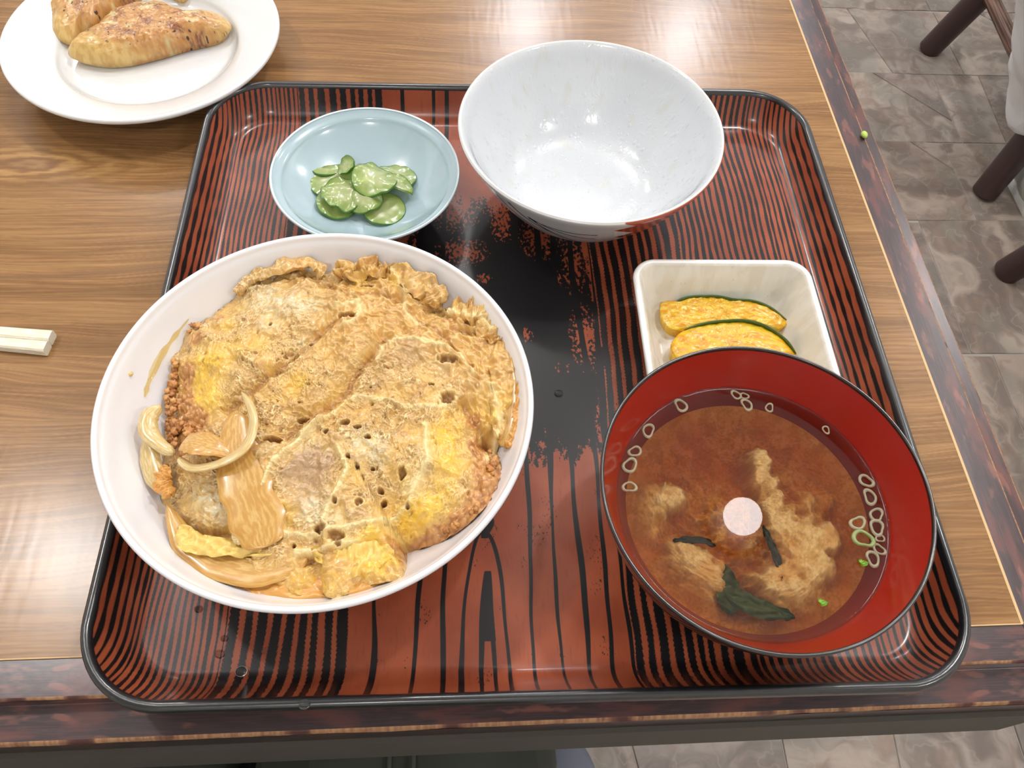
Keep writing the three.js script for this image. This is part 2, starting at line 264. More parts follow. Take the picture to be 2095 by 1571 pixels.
// ---------------------------------------------------------------- stools and people
const legWood = mat({ color: rgb(52, 30, 28), roughness: 0.42, clearcoat: 0.3, clearcoatRoughness: 0.3 });
{
  const barTex = texture(64, 256, (i, j) => { const g = fbm(i / 5, j / 40, 4); return mix3([62, 38, 34], [128, 98, 80], sst(-0.25, 0.35, g)); }), bar = mat({ map: barTex, roughness: 0.4 }), seatM = mat({ color: rgb(70, 42, 38), roughness: 0.6 });
  const stool = (label, dx, dz) => {
    const o = thing('wooden_stool', label, 'stool', [1.2 + dx, 0, -1.03 + dz], 'dark stools across the aisle');
    const foot = [[-0.222, -0.232], [-0.25, 0.198], [0.222, -0.232], [0.25, 0.198]], top = foot.map(([x, z]) => [x * 0.62, z * 0.62]);
    const at = (k, f) => [lerp(foot[k][0], top[k][0], f), 0.44 * f, lerp(foot[k][1], top[k][1], f)];
    for (let k = 0; k < 4; k++) part(o, 'leg', rod(at(k, 0), at(k, 1), 0.024, 0.027), legWood);
    for (const [a, b, f] of [[0, 1, 0.36], [2, 3, 0.36]]) part(o, 'stretcher', rod(at(a, f), at(b, f), 0.0135, 0.0135, 14), bar);
    const m1 = at(0, 0.36).map((v, i) => (v + at(1, 0.36)[i]) / 2), m2 = at(2, 0.36).map((v, i) => (v + at(3, 0.36)[i]) / 2); part(o, 'cross_stretcher', rod(m1, m2, 0.013, 0.013, 14), legWood);
    part(o, 'seat', lathe([[0, 0.43], [0.18, 0.43], [0.195, 0.44], [0.195, 0.462], [0.18, 0.475], [0, 0.478]], 40, 40), seatM); return o;
  };
  stool('dark wooden stool with the white-trousered person on it', 0, 0);
  stool('dark wooden stool standing empty beside the occupied one', -0.055, 0.62);
}
{ // a person in white trousers on the far stool: shin and shoe show at the edge of the picture
  const o = thing('person', 'seated person in white trousers and pale shoes on a dark stool', 'person', [1.2, 0, -1.0]);
  const S = 0.48, hip = [[1.2, S + 0.09, -0.93], [1.2, S + 0.09, -1.09]], knee = [[0.80, S + 0.05, -0.85], [0.93, S + 0.05, -1.24]], ank = [[0.975, 0.18, -0.87], [1.4, 0.13, -1.24]];
  const legs = []; for (let k = 0; k < 2; k++) legs.push([hip[k], knee[k], 0.095, 0.072], [knee[k], ank[k], 0.072, 0.062]);
  const shirt = [[[1.22, S + 0.1, -1.0], [1.22, S + 0.3, -1.0], 0.13, 0.13], [[1.22, S + 0.3, -1.0], [1.2, S + 0.5, -1.0], 0.13, 0.12], [[1.2, S + 0.48, -0.86], [1.2, S + 0.48, -1.15], 0.07, 0.07], [[1.2, S + 0.48, -0.84], [1.15, S + 0.22, -0.78], 0.052, 0.042], [[1.15, S + 0.22, -0.78], [0.97, S + 0.16, -0.84], 0.042, 0.034], [[1.2, S + 0.48, -1.16], [1.15, S + 0.22, -1.22], 0.052, 0.042], [[1.15, S + 0.22, -1.22], [0.97, S + 0.16, -1.15], 0.042, 0.034]];
  const skin = [[[1.2, S + 0.5, -1.0], [1.18, S + 0.62, -1.0], 0.055, 0.052], [[1.17, S + 0.71, -1.0], [1.17, S + 0.76, -1.0], 0.082, 0.088], [[1.14, S + 0.655, -1.0], [1.15, S + 0.7, -1.0], 0.055, 0.06], [[1.075, S + 0.69, -1.0], [1.085, S + 0.72, -1.0], 0.012, 0.01], [[1.175, S + 0.7, -0.915], [1.175, S + 0.72, -0.915], 0.014, 0.016], [[1.175, S + 0.7, -1.085], [1.175, S + 0.72, -1.085], 0.014, 0.016]];
  const hands = []; for (const z of [-0.84, -1.15]) { const skin = []; hands.push(skin); const s = z > -1 ? 1 : -1; skin.push([[0.98, S + 0.16, z], [0.91, S + 0.145, z], 0.03, 0.034]); for (let f = 0; f < 4; f++) skin.push([[0.905, S + 0.145, z + (f - 1.5) * 0.018], [0.845 - (f % 3) * 0.006, S + 0.13, z + (f - 1.5) * 0.021], 0.010, 0.008]); skin.push([[0.935, S + 0.145, z - s * 0.028], [0.89, S + 0.14, z - s * 0.055], 0.011, 0.009]); }
  const tone = mat({ color: rgb(205, 160, 132), roughness: 0.55 }); part(o, 'head', body(skin, 0.009, 0.02), tone, true); for (const q of hands) part(o, 'hand', body(q, 0.006, 0.012), tone, true);
  part(o, 'shirt', body(shirt, 0.016, 0.06), mat({ color: rgb(120, 124, 132), roughness: 0.9 }), true);
  part(o, 'trousers', body([...legs, [[1.2, S + 0.1, -0.93], [1.2, S + 0.1, -1.09], 0.11, 0.11]], 0.014, 0.05, (x, y, z) => 0.006 * n3(x * 14, y * 9, z * 14)), mat({ color: rgb(240, 240, 243), roughness: 0.9, sheen: 0.2 }), true);
  part(o, 'hair', body([[[1.19, S + 0.755, -1.0], [1.2, S + 0.79, -1.0], 0.09, 0.085]], 0.012, 0.02), mat({ color: rgb(30, 26, 24), roughness: 0.7 }), true);
  for (const [x, z] of [[1.045, -0.86], [1.41, -1.22]]) { const s = part(o, 'shoe', body([[[x, 0.05, z - 0.03], [x, 0.045, z + 0.05], 0.043, 0.042], [[x, 0.045, z + 0.05], [x, 0.036, z + 0.13], 0.042, 0.034], [[x - 0.01, 0.12, z - 0.015], [x, 0.06, z - 0.02], 0.042, 0.043]], 0.009, 0.03), mat({ color: rgb(196, 200, 190), roughness: 0.7 }), true); part(s, 'sole', loftRect(0.04, 0.118, 0.036, [[0.001, 0], [0, 0.004], [0, 0.016], [0.004, 0.018]], true).translate(x, 0, z + 0.045), mat({ color: rgb(226, 226, 220), roughness: 0.7 }), true); }
}
{ // the diner's own lap under the table edge
  const o = thing('person', 'lap of a person in dark olive trousers sitting at the table', 'person', [-0.13, 0, 0.32]);
  const hw = (x, y, z) => 0.004 * n3(x * 16, y * 10, z * 16) + 0.0035 * Math.abs(n3(x * 30 + 5, y * 8, z * 22));
  part(o, 'trousers', body([[[-0.2, 0.53, 0.62], [-0.262, 0.525, 0.05], 0.098, 0.076], [[-0.262, 0.525, 0.05], [-0.27, 0.09, 0.0], 0.074, 0.055], [[-0.09, 0.53, 0.62], [-0.055, 0.535, 0.05], 0.1, 0.082], [[-0.055, 0.535, 0.05], [-0.04, 0.09, 0.0], 0.076, 0.055], [[-0.2, 0.55, 0.64], [-0.09, 0.55, 0.64], 0.12, 0.12]], 0.011, 0.03, hw), mat({ color: rgb(58, 62, 54), roughness: 0.95, sheen: 0.3, sheenColor: rgb(90, 95, 85) }), true);
  const seam = mat({ color: rgb(70, 74, 64), roughness: 0.95 });
  for (const x of [-0.056, -0.068]) part(o, 'stitched_seam', new THREE.TubeGeometry(new THREE.CatmullRomCurve3([0.5, 0.4, 0.3, 0.2, 0.12].map((z) => new THREE.Vector3(x, 0.535 + lerp(0.082, 0.1, (z - 0.05) / 0.57) - 0.001, z))), 40, 0.0012, 6), seam, true);
  const q = thing('dining_stool', 'blue-grey padded stool seat under the diner in olive trousers', 'stool', [-0.135, 0, 0.335]);
  const cloth = mat({ color: rgb(118, 122, 138), roughness: 0.95 });
  part(q, 'seat_pad', loftRect(0.2, 0.2, 0.05, [[0.2, 0.39], [0.01, 0.39], [0, 0.4], [0, 0.43], [0.006, 0.442], [0.03, 0.448]], true), cloth);
  for (const [x, z] of [[-0.16, -0.16], [0.16, -0.16], [-0.16, 0.16], [0.16, 0.16]]) part(q, 'leg', rod([x * 1.1, 0, z * 1.1], [x, 0.39, z], 0.02, 0.022), legWood);
}

// ---------------------------------------------------------------- lacquered tray
const TW = 0.36, TD = 0.3573, FL = 0.003;         // outer size; height of its floor
{
  const N = 2048, blk = [18, 17, 19], red = [138, 66, 41];
  const lines = [-0.0689, -0.05, -0.0398, -0.0317, -0.0253, -0.019, -0.0109, 0, 0.0113, 0.0202, 0.0309, 0.0396];
  const pt = (x, y) => { const p = P(x, y, FL); return [p.x, p.z]; };
  const patches = [[930, 430, 46, 40], [945, 515, 48, 26], [1028, 450, 24, 40], [1105, 485, 38, 42], [1172, 540, 20, 60], [1140, 572, 9, 16], [1072, 686, 16, 14], [1196, 690, 26, 60], [1152, 752, 16, 10], [990, 570, 14, 10], [1010, 400, 30, 40]].map(([x, y, w, h]) => { const c = pt(x, y), a = pt(x + w, y), b = pt(x, y + h); return [c[0], c[1], Math.abs(a[0] - c[0]), Math.abs(b[1] - c[1])]; });
  const [mx0] = pt(830, 650), [mx1] = pt(1216, 650), mz0 = pt(1060, 418)[1], mz1 = pt(1060, 925)[1], zt1 = pt(1000, 1088)[1], zt2 = pt(997, 1168)[1], zf2 = pt(990, 1312)[1], zb = pt(1000, 1372)[1], AX = -0.0213;
  const stripeInk = (x, z) => {                     // 1 where the print is black
    const w = x + sst(0.172, 0.155, Math.abs(x)) * (0.0010 * n2(x * 30 + 3, z * 9) + 0.0006 * n2(x * 14, z * 22)), saw = 0.00035 * (((z * 460 + n2(x * 900, z * 30)) % 1 + 1) % 1 - 0.5);
    let d, half;
    const zone = (a, period, duty, rag) => { const k = Math.floor((w - a) / period), v = hash(k, 5, 1), f = ((w - a) / period - k) - 0.5; d = Math.abs(f + (v - 0.5) * 0.15) * period; half = duty * period / 2 * (0.8 + 0.4 * hash(k, 9, 2)) + rag * saw + 0.0002 * n2(z * 60, k * 7.1); };
    if (w < -0.162) zone(-0.162, 0.0021, 0.4, 0.1); else if (w < -0.129) zone(-0.159, 0.00285, 0.46, 0.5); else if (w < -0.0775) zone(-0.129, 0.00572, 0.62, 1.6);
    else if (w > 0.16) zone(0.16, 0.0024, 0.4, 0.1); else if (w > 0.147) zone(0.147, 0.0033, 0.4, 0.2); else if (w > 0.092) zone(0.092, 0.0037, 0.5, 0.5); else if (w > 0.0405) zone(0.0405, 0.0052, 0.6, 1.6);
    else { d = 9; lines.forEach((l, k) => { const q = z < zb ? z : zb; let lx = l + 0.0022 * n2(z * 5 + k * 3, k); if (k === 3 || k === 6) { if (z < zt1) return; lx = AX + (l - AX) * Math.pow((q - zt1) / (zb - zt1), 0.42); } if (k === 4 || k === 5) { if (z < zt2) return; lx = AX + 0.0012 + (l - AX) * Math.pow((q - zt2) / (zb - zt2), 0.7); } const e = Math.abs(w - lx); if (e < d) { d = e; half = 0.0009 + 0.0004 * n2(z * 12, k * 5) + 0.0009 * sst(0.1, 0.02, z) * (k > 3 ? 1 : 0.4); } }); }
    return 1 - sst(half - 0.00012, half + 0.00012, d);
  };
  const inkAt = (x, z) => {
    let ink = stripeInk(x, z);
    // the arched figure between the bowls
    if (z < zt1 + 0.003 && z > mz1 - 0.01) ink = Math.max(ink, 1 - sst(0.0042, 0.0048, Math.abs(x - AX + 0.0015 * n2(z * 60, 3)) + 0.003 * sst(zt1 - 0.006, zt1 + 0.003, z))); if (z > zt2 && z < zf2) ink = Math.max(ink, 1 - sst(0.98, 1.02, Math.abs(x - AX - 0.0012) / (0.0031 * Math.pow((z - zt2) / (zb - zt2), 0.7) + 0.0006)));
    // the rubbed black middle
    const ex = Math.max(mx0 - x, x - mx1), ez = Math.max(mz0 - z, z - mz1), dist = Math.max(ex, ez * 0.7), rag = dist > 0.018 || dist < -0.018 ? 0 : 0.010 * fbm(x * 60, z * 22, 4) + 0.006 * fbm(x * 300, z * 120, 3) + 0.004 * fbm(x * 700, z * 500, 2);
    let mass = 1 - sst(-0.0006, 0.0006, dist + rag);
    for (const [cx, cz, a, b] of patches) { const q = Math.hypot((x - cx) / a, (z - cz) / b); if (q < 1.25) { const sp = fbm(x * 420, z * 260, 4) + 0.42 - q * 0.62; mass = Math.min(mass, 1 - sst(0, 0.05, sp)); } }
    ink = Math.max(ink, mass);
    // scuffed specks and scratches on the plain red
    if (Math.abs(x) < 0.08 && n2(x * 46 + 7, z * 30 + 2) > 0.62 && fbm(x * 700 + 50, z * 300 - 20, 4) > 0.4) ink = Math.max(ink, 0.85);
    return ink;
  };
  const tex = texture(N, N, (i, j) => {
    const x = -TW / 2 + (i + 0.5) / N * TW, z = -TD / 2 + (j + 0.5) / N * TD, ink = inkAt(x, z), v = fbm(x * 24, z * 24, 3), s = fbm(x * 500, z * 60, 2);
    const r = mix3(mix3(red, [153, 78, 50], sst(-0.4, 0.5, v)), [122, 56, 34], sst(0.2, 0.6, s) * 0.4); return mix3(r, blk, ink);
  });
  const scratch = texture(1024, 1024, (i, j) => { const v = 128 + 50 * fbm(i / 30, j / 30, 4) + 40 * n2(i / 2.2, j / 2.2); return [v, v, v]; }, false, THREE.MirroredRepeatWrapping);
  const inner = mat({ map: tex, roughness: 0.34, specularIntensity: 0.55, clearcoat: 0.4, clearcoatRoughness: 0.16, bumpMap: scratch, bumpScale: 0.00006 }), rim = mat({ color: rgb(22, 23, 26), roughness: 0.3, clearcoat: 0.8, clearcoatRoughness: 0.16, bumpMap: scratch, bumpScale: 0.00008 });
  const t = thing('serving_tray', 'square lacquered tray with red and black wood-grain print and black rim', 'tray', [0, T, 0]);
  part(t, 'printed_surface', planarUV(loftRect(TW / 2, TD / 2, 0.036, [[0.0046, 0.0188], [0.0062, 0.0155], [0.0084, 0.0113], [0.0108, 0.0078], [0.0132, 0.0052], [0.0158, 0.0036], [0.0185, FL], [0.03, FL]], true, 0.014), -TW / 2, -TD / 2, TW, TD), inner);
  part(t, 'rim', planarUV(loftRect(TW / 2, TD / 2, 0.036, [[0.0012, 0.014], [0, 0.0165], [0.0001, 0.0192], [0.0007, 0.0206], [0.0018, 0.0212], [0.003, 0.0211], [0.0041, 0.0204], [0.0047, 0.0188]], false, 0.01), 0, 0, 0.1, 0.1), rim);
  part(t, 'underside', loftRect(TW / 2, TD / 2, 0.036, [[0.0012, 0.014], [0.004, 0.0095], [0.009, 0.003], [0.013, 0.0006], [0.016, 0]], true, 0.01), rim);
}
const water = mat({ color: 0xffffff, transmission: 1, thickness: 0.002, ior: 1.33, roughness: 0.02 });
for (const [x, y, r, h] of [[1143, 805, 0.0019, FL], [406, 1246, 0.0015, FL], [510, 1257, 0.0012, FL], [459, 1306, 0.0013, FL], [449, 1338, 0.0017, FL], [540, 1331, 0.0013, FL], [494, 1374, 0.0021, 0.0045], [623, 1441, 0.0019, 0.0209]]) {
  const g = new THREE.SphereGeometry(r, 20, 12); g.scale(1.15, 0.5, 1); g.translate(0, r * 0.2, 0);
  bit('water_drop', h > 0.02 ? 'clear water drop on the black front rim of the tray' : 'clear water drop lying on the printed tray', 'water drop', P(x, y, h), g, water, h > 0.02 ? undefined : 'water drops on the tray');
}

// ---------------------------------------------------------------- tableware
const china = (c, o = {}) => mat({ color: c, roughness: 0.22, clearcoat: 0.6, clearcoatRoughness: 0.08, ...o });
// the white bowl of the cutlet: inner radius at a height
const KB = { x: -0.0898, z: 0.0639 };
const kIn = [[0, 0.0105], [0.03, 0.0112], [0.052, 0.0165], [0.066, 0.0255], [0.0755, 0.036], [0.0815, 0.0455], [0.0848, 0.0525], [0.0860, 0.0545]];
const kInner = (h) => { for (let k = 1; k < kIn.length; k++) if (h <= kIn[k][1]) return lerp(kIn[k - 1][0], kIn[k][0], (h - kIn[k - 1][1]) / (kIn[k][1] - kIn[k - 1][1])); return 0.086; };
{
  const b = thing('cutlet_bowl', 'large white shallow bowl holding the egg-covered pork cutlet', 'bowl', [KB.x, T + FL, KB.z]), m = china(rgb(236, 236, 240), { roughness: 0.3 });
  part(b, 'shell', lathe([[0, 0.003], [0.036, 0.003], [0.038, 0], [0.041, 0], [0.043, 0.004], [0.056, 0.0085], [0.071, 0.0205], [0.081, 0.035], [0.0865, 0.0465], [0.0888, 0.0513], [0.0889, 0.0529], [0.0881, 0.0538], [0.0869, 0.0534], ...kIn.slice().reverse().map(([r, y]) => [r, y - FL])], 160, 192), m);
}
const SB = { x: 0.0869, z: 0.1093 }, SOUP = 0.0452;
const sIn = [[0, 0.0135], [0.018, 0.0142], [0.033, 0.0185], [0.045, 0.027], [0.052, 0.0375], [0.0555, 0.0452], [0.0602, 0.0565], [0.0632, 0.0638]];
{
  const b = thing('soup_bowl', 'black lacquer soup bowl with red inside, full of miso soup', 'bowl', [SB.x, T + FL, SB.z]);
  const black = mat({ color: rgb(24, 17, 18), roughness: 0.25, clearcoat: 0.9, clearcoatRoughness: 0.1 }), red = mat({ color: rgb(150, 26, 14), roughness: 0.3, clearcoat: 0.6, clearcoatRoughness: 0.12 });
  part(b, 'outer_shell', lathe([[0, 0.006], [0.024, 0.006], [0.0255, 0], [0.029, 0], [0.0295, 0.006], [0.033, 0.0085], [0.046, 0.0175], [0.0545, 0.0295], [0.0592, 0.041], [0.0632, 0.0535], [0.0646, 0.0598], [0.0647, 0.0611], [0.0641, 0.0617], [0.0634, 0.0614], [0.0631, 0.0603]], 120, 176), black);
  part(b, 'red_lining', lathe([[0.0631, 0.0603], ...sIn.slice(0, -1).reverse().map(([r, y]) => [r, y - FL])], 90, 176), red, false, 'glossy red lacquer inside');
}
const EB = { x: 0.0374, z: -0.0996 };
{
  const b = thing('rice_bowl', 'empty white porcelain bowl wet with leftovers, red and black decoration outside', 'bowl', [EB.x, T + FL, EB.z]);
  const cv = document.createElement('canvas'); cv.width = 1024; cv.height = 256; const c = cv.getContext('2d'); c.fillStyle = '#e4e5e6'; c.fillRect(0, 0, 1024, 256);
  // outside decoration: u = 0 faces the diner, u grows towards the soup; canvas y 0 is the rim
  c.fillStyle = '#a8442a'; c.beginPath(); c.moveTo(24, 0); for (let k = 0; k <= 12; k++) c.lineTo(24 + 16 * Math.sin(k * 2.1) + k * 3, k * 22); c.lineTo(300, 256); c.lineTo(310, 0); c.fill();
  c.strokeStyle = '#2a2626'; c.lineWidth = 4; for (const [a, b1, a2, b2, a3, b3] of [[880, 20, 895, 90, 940, 160], [905, 26, 915, 80, 960, 120], [930, 60, 975, 110, 1023, 120], [930, 60, 960, 130, 1010, 190], [930, 70, 990, 90, 1023, 80], [860, 30, 870, 80, 880, 150]]) { c.beginPath(); c.moveTo(a, b1); c.quadraticCurveTo(a2, b2, a3, b3); c.stroke(); }
  const deco = new THREE.CanvasTexture(cv); deco.colorSpace = THREE.SRGBColorSpace; deco.wrapS = THREE.RepeatWrapping;
  const film = texture(1024, 1024, (i, j) => { const x = i / 1024 * 44, y = j / 1024 * 44, a = fbm(x * 0.12 + 3, y * 0.12, 3), w = worley(x, y, 3), w2 = worley(x * 2.3, y * 2.3, 13), drop = sst(0.34, 0.08, w[0]) * (w[2] > 0.84 ? 1 : 0) + 0.5 * sst(0.3, 0.1, w2[0]) * (w2[2] > 0.86 ? 1 : 0); const v = 90 + 60 * fbm(x * 0.35, y * 0.35, 4) * sst(-0.2, 0.35, a) + 30 * (1 - Math.abs(fbm(x * 0.5 + 40, y * 0.5, 3)) * 4) * sst(0, 0.4, -a) + 110 * drop; return [v, v, v]; }, false);
  const stain = texture(512, 512, (i, j) => { const x = i / 512 * 15, y = j / 512 * 15, a = fbm(x * 0.5, y * 0.5, 5); return mix3([212, 216, 221], [206, 204, 188], sst(0.28, 0.6, a) * 0.3); });
  const outer = lathe([[0, 0.004], [0.026, 0.004], [0.0275, 0], [0.0305, 0], [0.031, 0.006], [0.0445, 0.0142], [0.0572, 0.0305], [0.0666, 0.0475], [0.0696, 0.0535], [0.07, 0.055], [0.0694, 0.0558]], 110, 160), uo = outer.attributes.uv, po = outer.attributes.position;
  for (let k = 0; k < uo.count; k++) uo.setY(k, clamp((po.getY(k) - 0.005) / 0.05, 0.002, 0.998));
  part(b, 'outer_glaze', outer, china(0xffffff, { map: deco }));
  part(b, 'inner_glaze', planarUV(lathe([[0.0694, 0.0558], [0.0684, 0.0556], [0.0664, 0.0532], [0.0622, 0.0442], [0.0535, 0.0290], [0.0435, 0.0172], [0.0365, 0.0125], [0.028, 0.0104], [0, 0.0096]], 110, 160), -0.072, -0.072, 0.144, 0.144), china(0xffffff, { map: stain, bumpMap: film, bumpScale: 0.0005, roughness: 0.16, clearcoat: 1, clearcoatRoughness: 0.03 }));
  const rimBand = lathe([[0.0697, 0.0552], [0.0694, 0.05595], [0.0686, 0.0559], [0.0682, 0.0554]], 16, 160); part(b, 'rim', rimBand, china(rgb(232, 231, 226)));
}
const BD = { x: -0.0823, z: -0.0898 };
const bIn = [[0, 0.0135], [0.014, 0.0138], [0.024, 0.0160], [0.034, 0.0208], [0.041, 0.0258], [0.0438, 0.0284], [0.0452, 0.0302], [0.0478, 0.0318], [0.0492, 0.0330]];
const bInner = (r) => { for (let k = 1; k < bIn.length; k++) if (r <= bIn[k][0]) return lerp(bIn[k - 1][1], bIn[k][1], (r - bIn[k - 1][0]) / (bIn[k][0] - bIn[k - 1][0])); return 0.033; };
{
  const b = thing('pickle_dish', 'small pale blue celadon dish holding sliced cucumber', 'dish', [BD.x, T + FL, BD.z]);
  part(b, 'glazed_body', lathe([[0, 0.004], [0.021, 0.004], [0.022, 0], [0.0245, 0], [0.0252, 0.005], [0.036, 0.0125], [0.0455, 0.0225], [0.0496, 0.0282], [0.0503, 0.0296], [0.0500, 0.0304], ...bIn.slice().reverse().map(([r, y]) => [r, y - FL])], 120, 160), china(rgb(172, 194, 203), { roughness: 0.15, clearcoat: 1, clearcoatRoughness: 0.04 }));
  part(b, 'rim_line', lathe([[0.0502, 0.0292], [0.05055, 0.0299], [0.0501, 0.0307], [0.0492, 0.0304]], 14, 160), china(rgb(206, 219, 224)));
}
const PL = { x: -0.2275, z: -0.2182 };
{
  const b = thing('dumpling_plate', 'white round plate with a wide rim under the fried dumplings', 'plate', [PL.x, T, PL.z]);
  part(b, 'body', lathe([[0, 0.004], [0.043, 0.004], [0.045, 0], [0.048, 0], [0.05, 0.005], [0.064, 0.0128], [0.0805, 0.0205], [0.0828, 0.0229], [0.0826, 0.0244], [0.0812, 0.0250], [0.079, 0.0244], [0.066, 0.0200], [0.0585, 0.0168], [0.0555, 0.0148], [0.053, 0.0116], [0.050, 0.0094], [0.046, 0.0085], [0.02, 0.0078], [0, 0.0076]], 140, 192), china(rgb(226, 228, 229), { roughness: 0.16, clearcoat: 1, clearcoatRoughness: 0.04 }));
}
// square white dish
const SD = { x: 0.1013, z: 0.0125, a: 0.0462, b: 0.0440 };
{
  const b = thing('square_dish', 'small square white dish holding two pumpkin slices', 'dish', [SD.x, T + FL, SD.z]), top = 0.0285;
  const speck = texture(512, 512, (i, j) => { const v = fbm(i / 60, j / 60, 4), s = worley(i / 26, j / 26, 4); return mix3(mix3([224, 218, 204], [232, 228, 218], sst(-0.3, 0.3, v)), [176, 168, 152], s[2] > 0.75 ? sst(0.06, 0.03, s[0]) * 0.5 : 0); });
  part(b, 'inside', planarUV(loftRect(SD.a, SD.b, 0.0125, [[0.0030, top], [0.0045, top - 0.0012], [0.0092, 0.013], [0.0128, 0.0062], [0.0150, 0.0046], [0.0175, 0.0042]], true, 0.006), -SD.a, -SD.b, SD.a * 2, SD.b * 2), china(0xffffff, { map: speck, roughness: 0.3 }));
  part(b, 'rim', loftRect(SD.a, SD.b, 0.0125, [[0.0006, top - 0.003], [0, top - 0.0012], [0.0004, top - 0.0001], [0.0013, top + 0.0004], [0.0023, top + 0.0003], [0.0031, top - 0.0001]], false, 0.006), china(rgb(238, 238, 236), { roughness: 0.28 }));
  part(b, 'outside', loftRect(SD.a, SD.b, 0.0125, [[0.0006, top - 0.003], [0.0055, 0.012], [0.0105, 0.0035], [0.0135, 0.0012], [0.0145, 0]], true, 0.005), china(rgb(230, 228, 222)));
}
// disposable chopsticks: a pair not yet split
{
  const a = P(98, 696, 0.005), b2 = P(0, 687, 0.005), dir = new THREE.Vector3().subVectors(b2, a).setY(0).normalize(), o = thing('disposable_chopsticks', 'unsplit pair of pale wooden disposable chopsticks on the table', 'chopsticks', [a.x, T, a.z]);
  o.rotation.y = Math.atan2(-dir.z, dir.x);
  const grain = texture(256, 64, (i, j) => { const g = fbm(i / 60, j / 3, 4); return mix3([224, 216, 192], [240, 235, 216], sst(-0.4, 0.4, g)); }, true, THREE.MirroredRepeatWrapping), m = mat({ map: grain, roughness: 0.7 });
  for (const s of [-1, 1]) {
    const L = 0.2, n = 24; const g = gridGeo(n, 8, (i, j) => { const t = i / (n - 1), w = lerp(0.0064, 0.0034, t), h = lerp(0.0052, 0.0034, t), c = 0.0007, q = [[c, 0], [w - c, 0], [w, c], [w, h - c * 1.2], [w - c * 1.2, h], [c * 1.4, h], [0.0001, h - c * 1.4], [0.0001, c]][j]; return [t * L, q[1], s * q[0], t * 4, j / 8]; }, true);
    const idx = Array.from(g.index.array); for (const o2 of [0, (n - 1) * 8]) for (let j = 1; j < 7; j++) idx.push(o2, o2 + j, o2 + j + 1); g.setIndex(idx); const flat = g.toNonIndexed(); flat.computeVertexNormals();
    part(o, 'stick', flat, m);
  }
}

